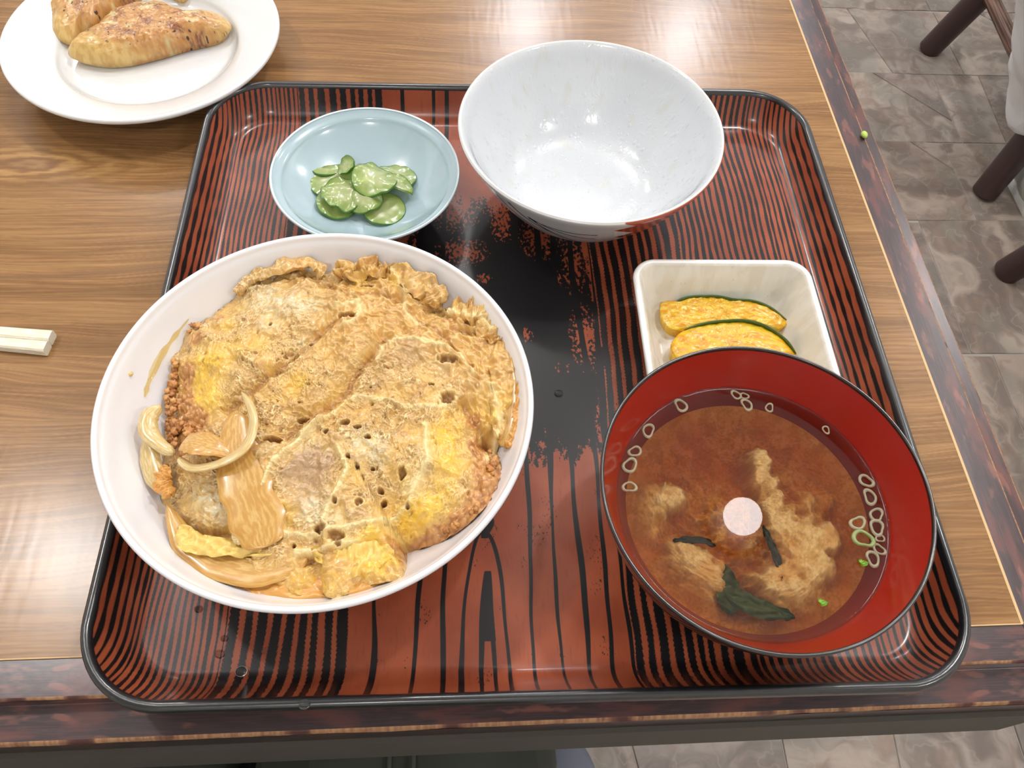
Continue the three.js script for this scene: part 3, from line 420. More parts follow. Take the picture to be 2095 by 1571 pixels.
// ---------------------------------------------------------------- egg-covered pork cutlet
const Z = (x, y) => [170 + x / 1.916, 450 + y / 1.916];    // a pixel of the enlarged view of the bowl
let katsuTop;                                              // height of the egg at a place, from the table top
{
  const HT = 0.050, N = 1400, S = 0.186, cx = KB.x, cz = KB.z;
  const at = (x, y, h = HT) => { const p = P(...Z(x, y), h); return [p.x - cx, p.z - cz]; };
  const sc = (() => { const a = at(900, 800), b = at(1000, 800); return Math.hypot(a[0] - b[0], a[1] - b[1]) / 100; })();   // metres to one of its pixels, across
  const blob = (l) => l.map(([x, y, r, k, e]) => [...at(x, y), r * sc, k ?? 1, e ?? 1]);
  const sum = (l, x, z) => { let s = 0; for (const [bx, bz, r, k, e] of l) { const dx = (x - bx) / r, dz = (z - bz) / (r * e), d = dx * dx + dz * dz; if (d < 6) s += k * Math.exp(-d); } return s; };
  const yolk = blob([[470, 560, 75, 1.2], [450, 650, 70, 1.1], [580, 500, 70, 0.5], [560, 390, 40, 0.5], [500, 690, 60, 0.7], [1420, 850, 60, 1.1], [1440, 960, 60, 0.9], [1400, 1080, 60, 0.8], [1330, 1130, 60, 0.7], [1250, 1150, 60, 0.8], [1130, 1235, 50, 0.7], [840, 640, 50, 0.7], [740, 1130, 45, 0.9], [760, 1180, 40, 0.8], [1120, 1320, 60, 0.9], [1180, 1330, 50, 0.9], [1600, 740, 60, 0.6], [1230, 230, 40, 0.6], [1450, 770, 50, 0.6], [520, 1250, 40, 0.6], [1010, 720, 30, 0.4], [1090, 240, 50, 0.5], [1690, 700, 40, 0.6], [690, 480, 60, 0.4], [900, 1420, 120, 0.5, 0.5], [640, 1400, 80, 0.5, 0.5], [1250, 1000, 50, 0.3], [1050, 1000, 40, 0.3]]);
  const whites = blob([[700, 280, 70, 0.9], [800, 320, 100, 0.8, 0.6], [880, 340, 80, 0.6, 0.5], [720, 400, 50, 0.8], [860, 470, 50, 0.5], [470, 1060, 70, 1], [520, 1110, 50, 0.8], [900, 1130, 60, 0.8], [1080, 880, 60, 0.6], [1130, 870, 50, 0.5], [1150, 930, 60, 0.6], [1290, 1030, 50, 0.7], [1350, 920, 30, 0.7, 2.5], [1220, 1190, 60, 0.6], [860, 850, 60, 0.8], [720, 900, 40, 0.6], [980, 1160, 60, 0.5], [1060, 690, 50, 0.5, 0.4], [610, 1240, 45, 0.9, 0.6], [1080, 1290, 50, 0.6], [1340, 1190, 30, 0.8]]);
  const pork = blob([[880, 950, 75, 1], [850, 1010, 80, 0.9], [900, 1060, 70, 0.6], [960, 930, 60, 0.8], [1310, 540, 50, 0.7], [1250, 500, 70, 0.4], [1420, 590, 40, 0.7], [780, 380, 30, 0.3], [1170, 620, 60, 0.4], [620, 480, 40, 0.3], [830, 250, 50, 0.5], [1100, 1160, 60, 0.4]]);
  const crumb = blob([[385, 560, 45, 1], [370, 650, 50, 1.2], [380, 740, 55, 1.2], [370, 840, 60, 1.2], [440, 760, 50, 0.9], [430, 440, 35, 0.8], [520, 350, 35, 0.6], [1560, 870, 55, 1.1], [1590, 980, 60, 1.2], [1570, 1080, 60, 1.2], [1500, 1170, 70, 1.2], [1400, 1220, 60, 1.2], [1300, 1250, 60, 1], [1530, 760, 45, 0.8], [1200, 1240, 40, 0.6]]);
  const smooth = blob([[1050, 350, 180, 1], [1230, 330, 160, 1], [1400, 420, 150, 1], [1530, 500, 130, 1], [1620, 620, 110, 1], [1100, 220, 140, 1], [1580, 760, 90, 0.9], [850, 190, 90, 1], [1000, 520, 90, 0.5], [1220, 450, 120, 0.6], [400, 1200, 90, 0.7], [700, 1420, 200, 1, 0.4], [1100, 1380, 180, 0.9, 0.4]]);
  const holes = [[1030, 800, 20, 15], [1115, 857, 12, 9], [730, 400, 8, 10], [1080, 1110, 16, 15], [1172, 1082, 11, 13], [1160, 1042, 15, 11], [990, 1235, 32, 20], [1000, 1268, 13, 9], [1078, 822, 16, 12], [955, 838, 14, 11], [988, 1105, 10, 10], [1270, 1105, 9, 9], [1430, 688, 32, 22], [1430, 548, 44, 16], [1035, 380, 38, 18], [820, 1266, 8, 8], [740, 856, 36, 13], [860, 775, 26, 10], [1023, 705, 9, 8], [1128, 660, 7, 6], [1040, 935, 9, 8], [1075, 965, 8, 7], [1135, 970, 8, 7], [1250, 985, 16, 20], [635, 1293, 8, 7], [1110, 245, 26, 10], [890, 470, 10, 7], [930, 1205, 26, 14], [1365, 640, 14, 9]].map(([x, y, a, b]) => [...at(x, y), a * sc, b * sc * 1.15]);
  const seg = (l, depth, w) => { const p = l.map(([x, y]) => at(x, y)), m = w * 3 + 0.001; return { p, depth, w, x0: Math.min(...p.map((q) => q[0])) - m, x1: Math.max(...p.map((q) => q[0])) + m, z0: Math.min(...p.map((q) => q[1])) - m, z1: Math.max(...p.map((q) => q[1])) + m }; };
  const lines = [seg([[560, 730], [680, 640], [780, 560], [850, 510], [900, 460], [985, 395]], 0.0042, 0.0026), seg([[650, 880], [770, 850], [860, 785], [1000, 700], [1080, 590], [1130, 540], [1180, 470]], 0.0032, 0.0028), seg([[1255, 200], [1250, 300], [1300, 380], [1380, 420], [1440, 480], [1520, 560]], 0.0026, 0.0022), seg([[960, 230], [1040, 290], [1130, 270], [1250, 300]], 0.0018, 0.002), seg([[1490, 700], [1600, 860], [1620, 900]], 0.0035, 0.002), seg([[1280, 1290], [1130, 1270], [1000, 1290], [860, 1320]], 0.003, 0.002), seg([[300, 1100], [420, 1190], [560, 1200]], 0.0022, 0.0018), seg([[1410, 340], [1450, 420], [1560, 440]], 0.002, 0.0018)];
  const ridges = [seg([[700, 1180], [690, 1080], [740, 960], [830, 870], [930, 780]], 0.0012, 0.0011), seg([[930, 1190], [990, 1080], [1040, 980], [1000, 900]], 0.0014, 0.0012), seg([[850, 830], [1000, 740], [1060, 690], [1180, 700], [1290, 740], [1420, 720]], 0.001, 0.0012), seg([[1150, 560], [1170, 500], [1230, 470], [1330, 480], [1480, 520], [1530, 600]], 0.001, 0.0012), seg([[1600, 640], [1640, 780], [1590, 900]], 0.0015, 0.0015), seg([[740, 1210], [860, 1230], [1000, 1210], [1140, 1180], [1280, 1090]], 0.0009, 0.0012), seg([[1340, 800], [1350, 950], [1280, 1060]], 0.0009, 0.0014), seg([[990, 340], [1080, 320], [1080, 400], [1010, 430]], 0.001, 0.0012), seg([[830, 1290], [960, 1280], [1070, 1260]], 0.0016, 0.0014), seg([[1210, 190], [1260, 270], [1260, 350], [1320, 400]], 0.0018, 0.0014), seg([[1420, 350], [1560, 380], [1600, 420]], 0.0016, 0.0014)];
  const segDist = (p, x, z) => { let d = 9; for (let k = 0; k + 1 < p.length; k++) { const ax = p[k][0], az = p[k][1], bx = p[k + 1][0] - ax, bz = p[k + 1][1] - az, t = clamp(((x - ax) * bx + (z - az) * bz) / (bx * bx + bz * bz)); d = Math.min(d, Math.hypot(x - ax - bx * t, z - az - bz * t)); } return d; };
  const H = new Float32Array(N * N), B = new Uint8Array(N * N * 4), C = new Uint8Array(N * N * 4);
  const tan = [212, 170, 92], brown = [182, 136, 72], pale = [234, 208, 148], yel = [238, 192, 66], wht = [228, 220, 190], meat = [172, 142, 114], crum = [194, 138, 78], crumD = [162, 106, 56], broth = [134, 88, 40];
  for (let j = 0; j < N; j++) for (let i = 0; i < N; i++) {
    const x = (i / (N - 1) - 0.5) * S, z = (j / (N - 1) - 0.5) * S, o = j * N + i; if (x * x + z * z > 0.0083) continue;
    const wx = x + 0.0016 * n2(x * 90, z * 90), wz = z + 0.0016 * n2(x * 90 + 40, z * 90), f1 = fbm(wx * 70, wz * 70, 4), f2 = fbm(wx * 240 + 9, wz * 240, 3), f3 = n2(wx * 900, wz * 900);
    const sm = clamp(sum(smooth, x, z) * 1.1), cr = clamp(sum(crumb, x, z) * (0.85 + 0.5 * f1 + 0.3 * f2)), yk = clamp(sum(yolk, x, z) * (0.85 + 1.1 * f2 + 0.6 * f1)), wh = clamp(sum(whites, x, z) * (0.8 + 1.2 * f2)), pk = clamp(sum(pork, x, z) * (0.9 + 0.6 * f1)), patchy = sst(-0.45, 0.35, n2(x * 55 + 20, z * 55) + 0.5 * n2(x * 130, z * 130 + 8)), net = clamp(1 - sm * 0.9 - cr - pk * 0.6) * (0.25 + 0.75 * patchy);
    let h = 0.0027 * f1 + 0.0004 * f2 + 0.00003 * f3, bmp = 0.5 + 0.08 * f3 + 0.16 * f2;
    let c = mix3(tan, brown, sst(-0.15, 0.5, f1 + 0.5 * f2)); c = mix3(c, [212, 164, 92], sm * 0.55);
    // lacy set egg: rims round many small bubbles
    const ux = wx + 0.0010 * n2(x * 420, z * 420), uz = wz + 0.0010 * n2(x * 420 + 7, z * 420 + 31), w1 = worley(ux * 300, uz * 300, 11), w2 = worley(ux * 720 + 5, uz * 720, 21), l1 = sst(0.2, 0.04, w1[1] - w1[0]), l2 = sst(0.3, 0.05, w2[1] - w2[0]);
    c = mix3(c, mix3([190, 142, 80], [160, 122, 82], w1[2]), net * 0.55 * (1 - l1)); c = mix3(c, pale, net * clamp(l1 * 1.0 + l2 * 0.5) * (0.8 + 0.6 * f1)); h += net * (0.0006 * l1 + 0.0002 * l2); bmp += net * 0.2 * (l1 * 1.3 + l2 * 0.7 - 0.6);
    if (w1[2] > 0.78 && net > 0.25) { const q = sst(0.12 + 0.5 * (w1[2] - 0.7), 0.06, w1[0]); h -= 0.0009 * q; c = mix3(c, broth, q * 0.55); }
    // folded sheet: wrinkles
    if (sm > 0.02) { const rx = wx * 0.75 + wz * 0.65, rz = wz * 0.75 - wx * 0.65, rg = 1 - Math.abs(fbm(rx * 80 + 3, rz * 170, 2)) * 2.6, r2 = 1 - Math.abs(fbm(wx * 130 + 60, wz * 95, 2)) * 2.6; h += sm * (0.0012 * clamp(rg) ** 2 + 0.0009 * clamp(r2) ** 2); c = mix3(c, pale, sm * 0.5 * clamp(rg) ** 3); c = mix3(c, [178, 126, 60], sm * 0.4 * sst(0.4, 0, rg)); bmp += 0.12 * sm * rg; }
    c = mix3(c, meat, pk * 0.7); c = mix3(c, wht, wh * 0.75); c = mix3(c, yel, yk * 0.85); c = mix3(c, [240, 200, 80], yk * l2 * 0.35);
    if (cr > 0.02) { const q = worley(x * 420, z * 420, 31), q2 = worley(x * 900, z * 900, 41), k = sst(0.25, 0.6, cr); h += k * (0.0019 * (1 - q[0]) * (0.4 + q[2]) + 0.0008 * (1 - q2[0]) - 0.0014); c = mix3(c, mix3(crumD, mix3(crum, [206, 150, 88], q2[2]), sst(0.85, 0.25, q[0])), k * 0.95); bmp += 0.25 * k * (0.6 - q2[0]); }
    for (const L of lines) { if (x < L.x0 || x > L.x1 || z < L.z0 || z > L.z1) continue; const d = segDist(L.p, x, z) + 0.0009 * f1; if (d < L.w * 3) { const e = Math.exp(-((d / L.w) ** 2)); h -= L.depth * e; c = mix3(c, [150, 98, 46], Math.exp(-((d / (L.w * 0.45)) ** 2)) * 0.55); } }
    for (const L of ridges) { if (x < L.x0 || x > L.x1 || z < L.z0 || z > L.z1) continue; const d = Math.abs(segDist(L.p, x, z) + 0.0008 * f1); if (d < L.w * 3) { const e = Math.exp(-((d / L.w) ** 2)); h += L.depth * 1.5 * e; c = mix3(c, [238, 216, 158], e * 0.9); } }
    for (const [hx, hz, a, b] of holes) { const q = Math.hypot((x - hx) / a, (z - hz) / b) + 0.45 * f2 + 0.25 * f1; if (q < 1.9) { h -= 0.0024 * sst(1.05, 0.5, q); h += 0.0006 * Math.exp(-(((q - 1.25) / 0.2) ** 2)); c = mix3(c, pale, Math.exp(-(((q - 1.2) / 0.18) ** 2)) * 0.7); c = mix3(c, mix3(broth, meat, 0.35 * (0.5 + f1)), sst(1.02, 0.7, q) * 0.7); } }
    H[o] = h; const b8 = clamp(bmp) * 255; B[o * 4] = B[o * 4 + 1] = B[o * 4 + 2] = b8; B[o * 4 + 3] = 255; for (let k = 0; k < 3; k++) C[o * 4 + k] = clamp(c[k], 0, 255); C[o * 4 + 3] = 255;
  }
  const tx = (d, s) => { const t = new THREE.DataTexture(d, N, N); t.magFilter = THREE.LinearFilter; if (s) t.colorSpace = THREE.SRGBColorSpace; t.needsUpdate = true; return t; };
  const egg = mat({ map: tx(C, true), bumpMap: tx(B, false), bumpScale: 0.00042, roughness: 0.36, clearcoat: 0.5, clearcoatRoughness: 0.16 });
  const outline = [[640, 240], [720, 215], [850, 190], [930, 200], [960, 205], [1000, 190], [1035, 178], [1060, 195], [1100, 160], [1150, 172], [1190, 175], [1260, 200], [1340, 235], [1395, 285], [1412, 335], [1480, 345], [1560, 332], [1590, 375], [1600, 420], [1645, 440], [1648, 500], [1660, 600], [1668, 720], [1660, 820], [1625, 900], [1640, 970], [1630, 1050], [1565, 1140], [1490, 1205], [1400, 1260], [1310, 1290], [1270, 1305], [1272, 1350], [1250, 1392], [1100, 1440], [965, 1478], [930, 1462], [840, 1472], [780, 1462], [680, 1448], [570, 1395], [480, 1325], [400, 1262], [335, 1160], [305, 1100], [295, 1040], [300, 950], [315, 850], [330, 720], [338, 620], [336, 540], [380, 480], [402, 420], [450, 402], [520, 345], [590, 300]];
  const edge = outline.map(([x, y]) => { let best = null, bd = 9; for (let h = 0.030; h <= 0.0495; h += 0.0005) { const [a, b] = at(x, y, h), r = Math.hypot(a, b), d = Math.abs(kInner(h) - 0.0012 - r); if (d < bd) { bd = d; best = [a, b, h, r]; } } const lim = kInner(best[2]) - 0.0008, k = Math.min(1, lim / best[3]); return { x: best[0] * k, z: best[1] * k, h: best[2] }; });
  const radius = polar(edge, 0, 0), hs = new Float32Array(720), es = edge.map((e) => [((Math.atan2(e.z, e.x) / (2 * Math.PI) + 1) % 1) * 720, e.h]).sort((a, b) => a[0] - b[0]);
  for (let k = 0; k < 720; k++) { let b = es.findIndex((e) => e[0] > k); if (b < 0) b = es.length; const A = es[(b - 1 + es.length) % es.length], Bq = es[b % es.length], span = ((Bq[0] - A[0]) % 720 + 720) % 720 || 1; hs[k] = lerp(A[1], Bq[1], (((k - A[0]) % 720 + 720) % 720) / span); }
  const edgeH = (a) => hs[Math.floor((((a / (2 * Math.PI)) % 1 + 1) % 1) * 720) % 720];
  const field = (x, z) => { const u = (x / S + 0.5) * (N - 1), v = (z / S + 0.5) * (N - 1), i = clamp(Math.floor(u), 0, N - 2), j = clamp(Math.floor(v), 0, N - 2), a = u - i, b = v - j; return lerp(lerp(H[j * N + i], H[j * N + i + 1], a), lerp(H[(j + 1) * N + i], H[(j + 1) * N + i + 1], a), b); };
  const heightOf = (t, a, x, z) => lerp(edgeH(a), HT + 0.001, 1 - Math.pow(t, 3.2)) + 0.0026 * n2(x * 30 + 4, z * 30) * (1 - t ** 4) + field(x, z) - 0.002 * t ** 8;
  katsuTop = (X, Zw) => { const x = X - cx, z = Zw - cz, a = Math.atan2(z, x); return heightOf(Math.min(1, Math.hypot(x, z) / radius(a)), a, x, z); };
  const g = mound(0, 0, radius, heightOf, 250, 640, { tuck: 0.12, base: 0.03 });
  planarUV(g, -S / 2, -S / 2, S, S);
  const o = thing('pork_cutlet', 'breaded pork cutlet covered with lacy set egg in the white bowl', 'cutlet', [cx, T, cz]);
  part(o, 'egg_covering', g, egg);
  // loose edges of the egg sheet
  const fold = mat({ color: rgb(206, 152, 78), roughness: 0.4, clearcoat: 0.35, clearcoatRoughness: 0.25 }), foldO = mat({ color: rgb(214, 156, 78), roughness: 0.35, clearcoat: 0.4, clearcoatRoughness: 0.2 }), foldY = mat({ color: rgb(228, 194, 104), roughness: 0.38, clearcoat: 0.4, clearcoatRoughness: 0.2 });
  const rb = (l) => l.map(([x, y, h, w]) => [...Z(x, y), h, w]);
  for (const [l, th, op, m] of [
    [[[600, 290, 0.046, 0.004], [650, 235, 0.0475, 0.006], [720, 205, 0.0485, 0.007], [800, 175, 0.0495, 0.009], [880, 168, 0.0495, 0.008], [930, 190, 0.049, 0.006], [925, 230, 0.049, 0.004]], 0.0022, { ruffle: 0.0016, rf: 5, seed: 2, tilt: 0.3 }, fold],
    [[[985, 215, 0.048, 0.006], [1030, 190, 0.0495, 0.009], [1060, 215, 0.0485, 0.008], [1105, 180, 0.05, 0.012], [1150, 195, 0.049, 0.01], [1200, 190, 0.0492, 0.01]], 0.002, { ruffle: 0.0028, rf: 6, seed: 5 }, fold],
    [[[1200, 190, 0.049, 0.008], [1290, 235, 0.0495, 0.012], [1370, 290, 0.0492, 0.013], [1400, 330, 0.049, 0.008]], 0.002, { ruffle: 0.0022, rf: 5, seed: 9, tilt: -0.2 }, fold],
    [[[1420, 350, 0.048, 0.008], [1500, 360, 0.0495, 0.014], [1560, 365, 0.05, 0.016], [1600, 440, 0.049, 0.012], [1630, 480, 0.0485, 0.01]], 0.002, { ruffle: 0.003, rf: 7, seed: 13 }, fold],
    [[[1640, 460, 0.0485, 0.008], [1640, 560, 0.0495, 0.011], [1645, 660, 0.049, 0.009], [1635, 760, 0.0485, 0.007], [1630, 860, 0.047, 0.006]], 0.002, { ruffle: 0.0018, rf: 7, seed: 17 }, fold],
    [[[1705, 580, 0.0480, 0.003], [1718, 640, 0.0485, 0.005], [1712, 740, 0.0475, 0.006], [1690, 830, 0.046, 0.006], [1660, 895, 0.0445, 0.005]], 0.0026, { ruffle: 0.0014, rf: 7, seed: 21 }, foldO],
    [[[590, 1405, 0.040, 0.006], [720, 1440, 0.0405, 0.009], [860, 1440, 0.041, 0.010], [1000, 1440, 0.0415, 0.011], [1150, 1400, 0.0425, 0.010], [1255, 1345, 0.044, 0.006]], 0.003, { ruffle: 0.0012, rf: 5, seed: 25, tilt: 0.1 }, foldO],
    [[[900, 1300, 0.0455, 0.006], [1000, 1320, 0.0462, 0.012], [1100, 1320, 0.0465, 0.016], [1180, 1330, 0.046, 0.012], [1200, 1345, 0.0455, 0.006]], 0.0026, { ruffle: 0.0022, rf: 6, seed: 29 }, foldY],
    [[[330, 960, 0.044, 0.005], [310, 1030, 0.0435, 0.007], [345, 1080, 0.0435, 0.006]], 0.0026, { ruffle: 0.0012, rf: 6, seed: 33 }, foldO],
    [[[375, 1200, 0.0435, 0.006], [420, 1260, 0.044, 0.010], [520, 1280, 0.0445, 0.008], [640, 1290, 0.0448, 0.007], [760, 1300, 0.0448, 0.006]], 0.0024, { ruffle: 0.0016, rf: 6, seed: 37 }, foldY],
  ]) { const q = ribbon(rb(l), th, { n: 110, wob: 0.2, ...op }); if (m === fold) planarUV(q, cx - S / 2, cz - S / 2, S, S); part(o, 'egg_fold', q, m === fold ? egg : m, true); }
  // crumbs standing out at the cut edges
  const lump = (r, s) => { const q = new THREE.IcosahedronGeometry(r, 2), p = q.attributes.position; for (let k = 0; k < p.count; k++) { const v = new THREE.Vector3().fromBufferAttribute(p, k), f = 1 + 0.55 * n3(v.x / r * 1.6 + s, v.y / r * 1.6, v.z / r * 1.6); p.setXYZ(k, v.x * f, v.y * f * 0.8, v.z * f); } const w = mergeVertices(q.deleteAttribute('normal').deleteAttribute('uv'), 1e-6); w.computeVertexNormals(); return w; };
  const cm = [rgb(184, 124, 62), rgb(166, 106, 50), rgb(204, 148, 84)].map((k) => mat({ color: k, roughness: 0.55, clearcoat: 0.25, clearcoatRoughness: 0.3 })), lumps = [[], [], []];
  for (const [x0, y0, x1, y1, n] of [[350, 560, 345, 720, 40], [345, 720, 350, 880, 50], [380, 800, 440, 860, 16], [410, 425, 440, 420, 5], [1290, 1270, 1500, 1195, 70], [1500, 1195, 1620, 1060, 50], [1615, 1040, 1610, 900, 18]]) for (let k = 0; k < n; k++) {
    const t = rnd(), [px, py] = Z(lerp(x0, x1, t) + rr(-16, 16), lerp(y0, y1, t) + rr(-16, 16)); let q = P(px, py, 0.046); const hh = katsuTop(q.x, q.z); q = P(px, py, hh); const rad = Math.hypot(q.x - cx, q.z - cz), lim = kInner(hh) - 0.003; if (rad > lim) continue;
    lumps[Math.floor(rnd() * 3)].push(lump(rr(0.0007, 0.0017), k).translate(q.x, T + Math.max(hh, 0.03) + 0.0003, q.z));
  }
  lumps.forEach((l, k) => { const m = part(o, 'breading_crumbs', mergeGeometries(l), cm[k], true); m.userData.kind = 'stuff'; });

  // onion slices, each a soft glossy strip
  const oTex = texture(64, 256, (i, j) => { const g = fbm(i / 7, j / 120, 4), e = Math.abs(i / 32 - 1); return mix3(mix3([206, 156, 80], [228, 190, 118], sst(-0.3, 0.4, g)), [204, 146, 62], e * 0.35); }, true, THREE.MirroredRepeatWrapping);
  const oTexP = texture(64, 256, (i, j) => { const g = fbm(i / 6 + 9, j / 120, 4); return mix3([220, 190, 122], [238, 218, 166], sst(-0.3, 0.4, g)); }, true, THREE.MirroredRepeatWrapping);
  const on = mat({ map: oTex, roughness: 0.28, clearcoat: 0.5, clearcoatRoughness: 0.12, transmission: 0.2 }), onP = mat({ map: oTexP, roughness: 0.28, clearcoat: 0.5, clearcoatRoughness: 0.12, transmission: 0.25 });
  for (const [label, l, th, op, m] of [
    ['wide amber onion strip lying down the middle of the egg', [[605, 760, 0.0505, 0.010], [600, 850, 0.051, 0.014], [610, 950, 0.0515, 0.018], [640, 1060, 0.051, 0.021], [685, 1180, 0.0495, 0.020], [712, 1285, 0.048, 0.016]], 0.0011, { camber: 0.0007, endPow: 18, wob: 0.12, seed: 41 }, on],
    ['thin curled onion slice arching across the wide strip', [[375, 935, 0.0485, 0.007], [430, 975, 0.0515, 0.008], [540, 955, 0.0545, 0.008], [630, 900, 0.056, 0.007], [668, 820, 0.056, 0.005], [660, 740, 0.0545, 0.004], [625, 675, 0.0525, 0.002]], 0.0022, { camber: 0.0006, tilt: 0.75, twist: -0.25 }, onP],
    ['short folded onion piece tucked under the curled slice', [[395, 868, 0.0500, 0.011], [450, 872, 0.0525, 0.014], [520, 893, 0.0530, 0.010], [585, 925, 0.0515, 0.003]], 0.0010, { camber: 0.0003, endPow: 24, tilt: 0.35 }, on],
    ['pale curved onion slice at the crumbed edge of the cutlet', [[305, 730, 0.045, 0.005], [262, 770, 0.0452, 0.0075], [258, 830, 0.0445, 0.0075], [300, 880, 0.0445, 0.0065], [355, 920, 0.046, 0.005]], 0.0022, { camber: 0.0012, tilt: 0.3 }, onP],
    ['pale onion layer pressed against the bowl wall below the curved slice', [[258, 830, 0.0405, 0.004], [258, 920, 0.040, 0.009], [285, 1010, 0.0395, 0.009], [320, 1070, 0.040, 0.004]], 0.0018, { camber: 0.001, tilt: -0.35 }, onP],
    ['long amber onion slice along the front wall of the bowl', [[330, 1120, 0.0405, 0.004], [400, 1255, 0.0405, 0.011], [520, 1330, 0.0412, 0.015], [680, 1365, 0.042, 0.016], [800, 1355, 0.043, 0.012], [880, 1330, 0.0435, 0.006]], 0.0012, { camber: 0.0009, tilt: 0.2 }, on],
    ['brownish onion slice standing between the egg and bowl wall', [[1678, 540, 0.0495, 0.002], [1680, 640, 0.0475, 0.007], [1672, 740, 0.0465, 0.009], [1655, 840, 0.0455, 0.008], [1640, 890, 0.0445, 0.004]], 0.0018, { camber: 0.001 }, on],
    ['small clear onion piece at the front egg fold', [[585, 1245, 0.047, 0.006], [630, 1235, 0.0475, 0.009], [670, 1250, 0.047, 0.005]], 0.0016, { camber: 0.001 }, onP],
  ]) { const q = rb(l), p = P(...q[1].slice(0, 3)), g2 = ribbon(q, th, { n: 60, ...op }).translate(-p.x, -p.y, -p.z); bit('onion_slice', label, 'onion', p, g2, m); }
  // broth left on the wall of the bowl, and a scrap of egg beside it
  const wall = (x, y) => { let bd = 9, bh = 0.04; for (let h = 0.03; h < 0.053; h += 0.0004) { const p = P(x, y, h), d = Math.abs(Math.hypot(p.x - cx, p.z - cz) - kInner(h)); if (d < bd) { bd = d; bh = h; } } return bh; };
  const film = mat({ color: rgb(250, 240, 206), roughness: 0.1, transmission: 0.85, clearcoat: 0.8, clearcoatRoughness: 0.05 }), run = [[388, 650, 0.0008], [362, 682, 0.0016], [336, 718, 0.0022], [316, 752, 0.0026], [303, 786, 0.0022], [296, 812, 0.0010]].map(([x, y, w]) => [x, y, wall(x, y) + 0.0002, w]), rp = P(...run[2].slice(0, 3));
  bit('broth_streak', 'thin shiny streak of yellow broth on the inner wall of the white bowl', 'broth', rp, ribbon(run, 0.0005, { n: 60, wob: 0.5, tilt: 0.75 }).translate(-rp.x, -rp.y, -rp.z), film);
  const sp = P(267, 765, wall(267, 765) + 0.0002); bit('egg_scrap', 'tiny yellow scrap of egg stuck to the bare wall of the white bowl', 'egg', sp, lump(0.0009, 3), foldY);
}

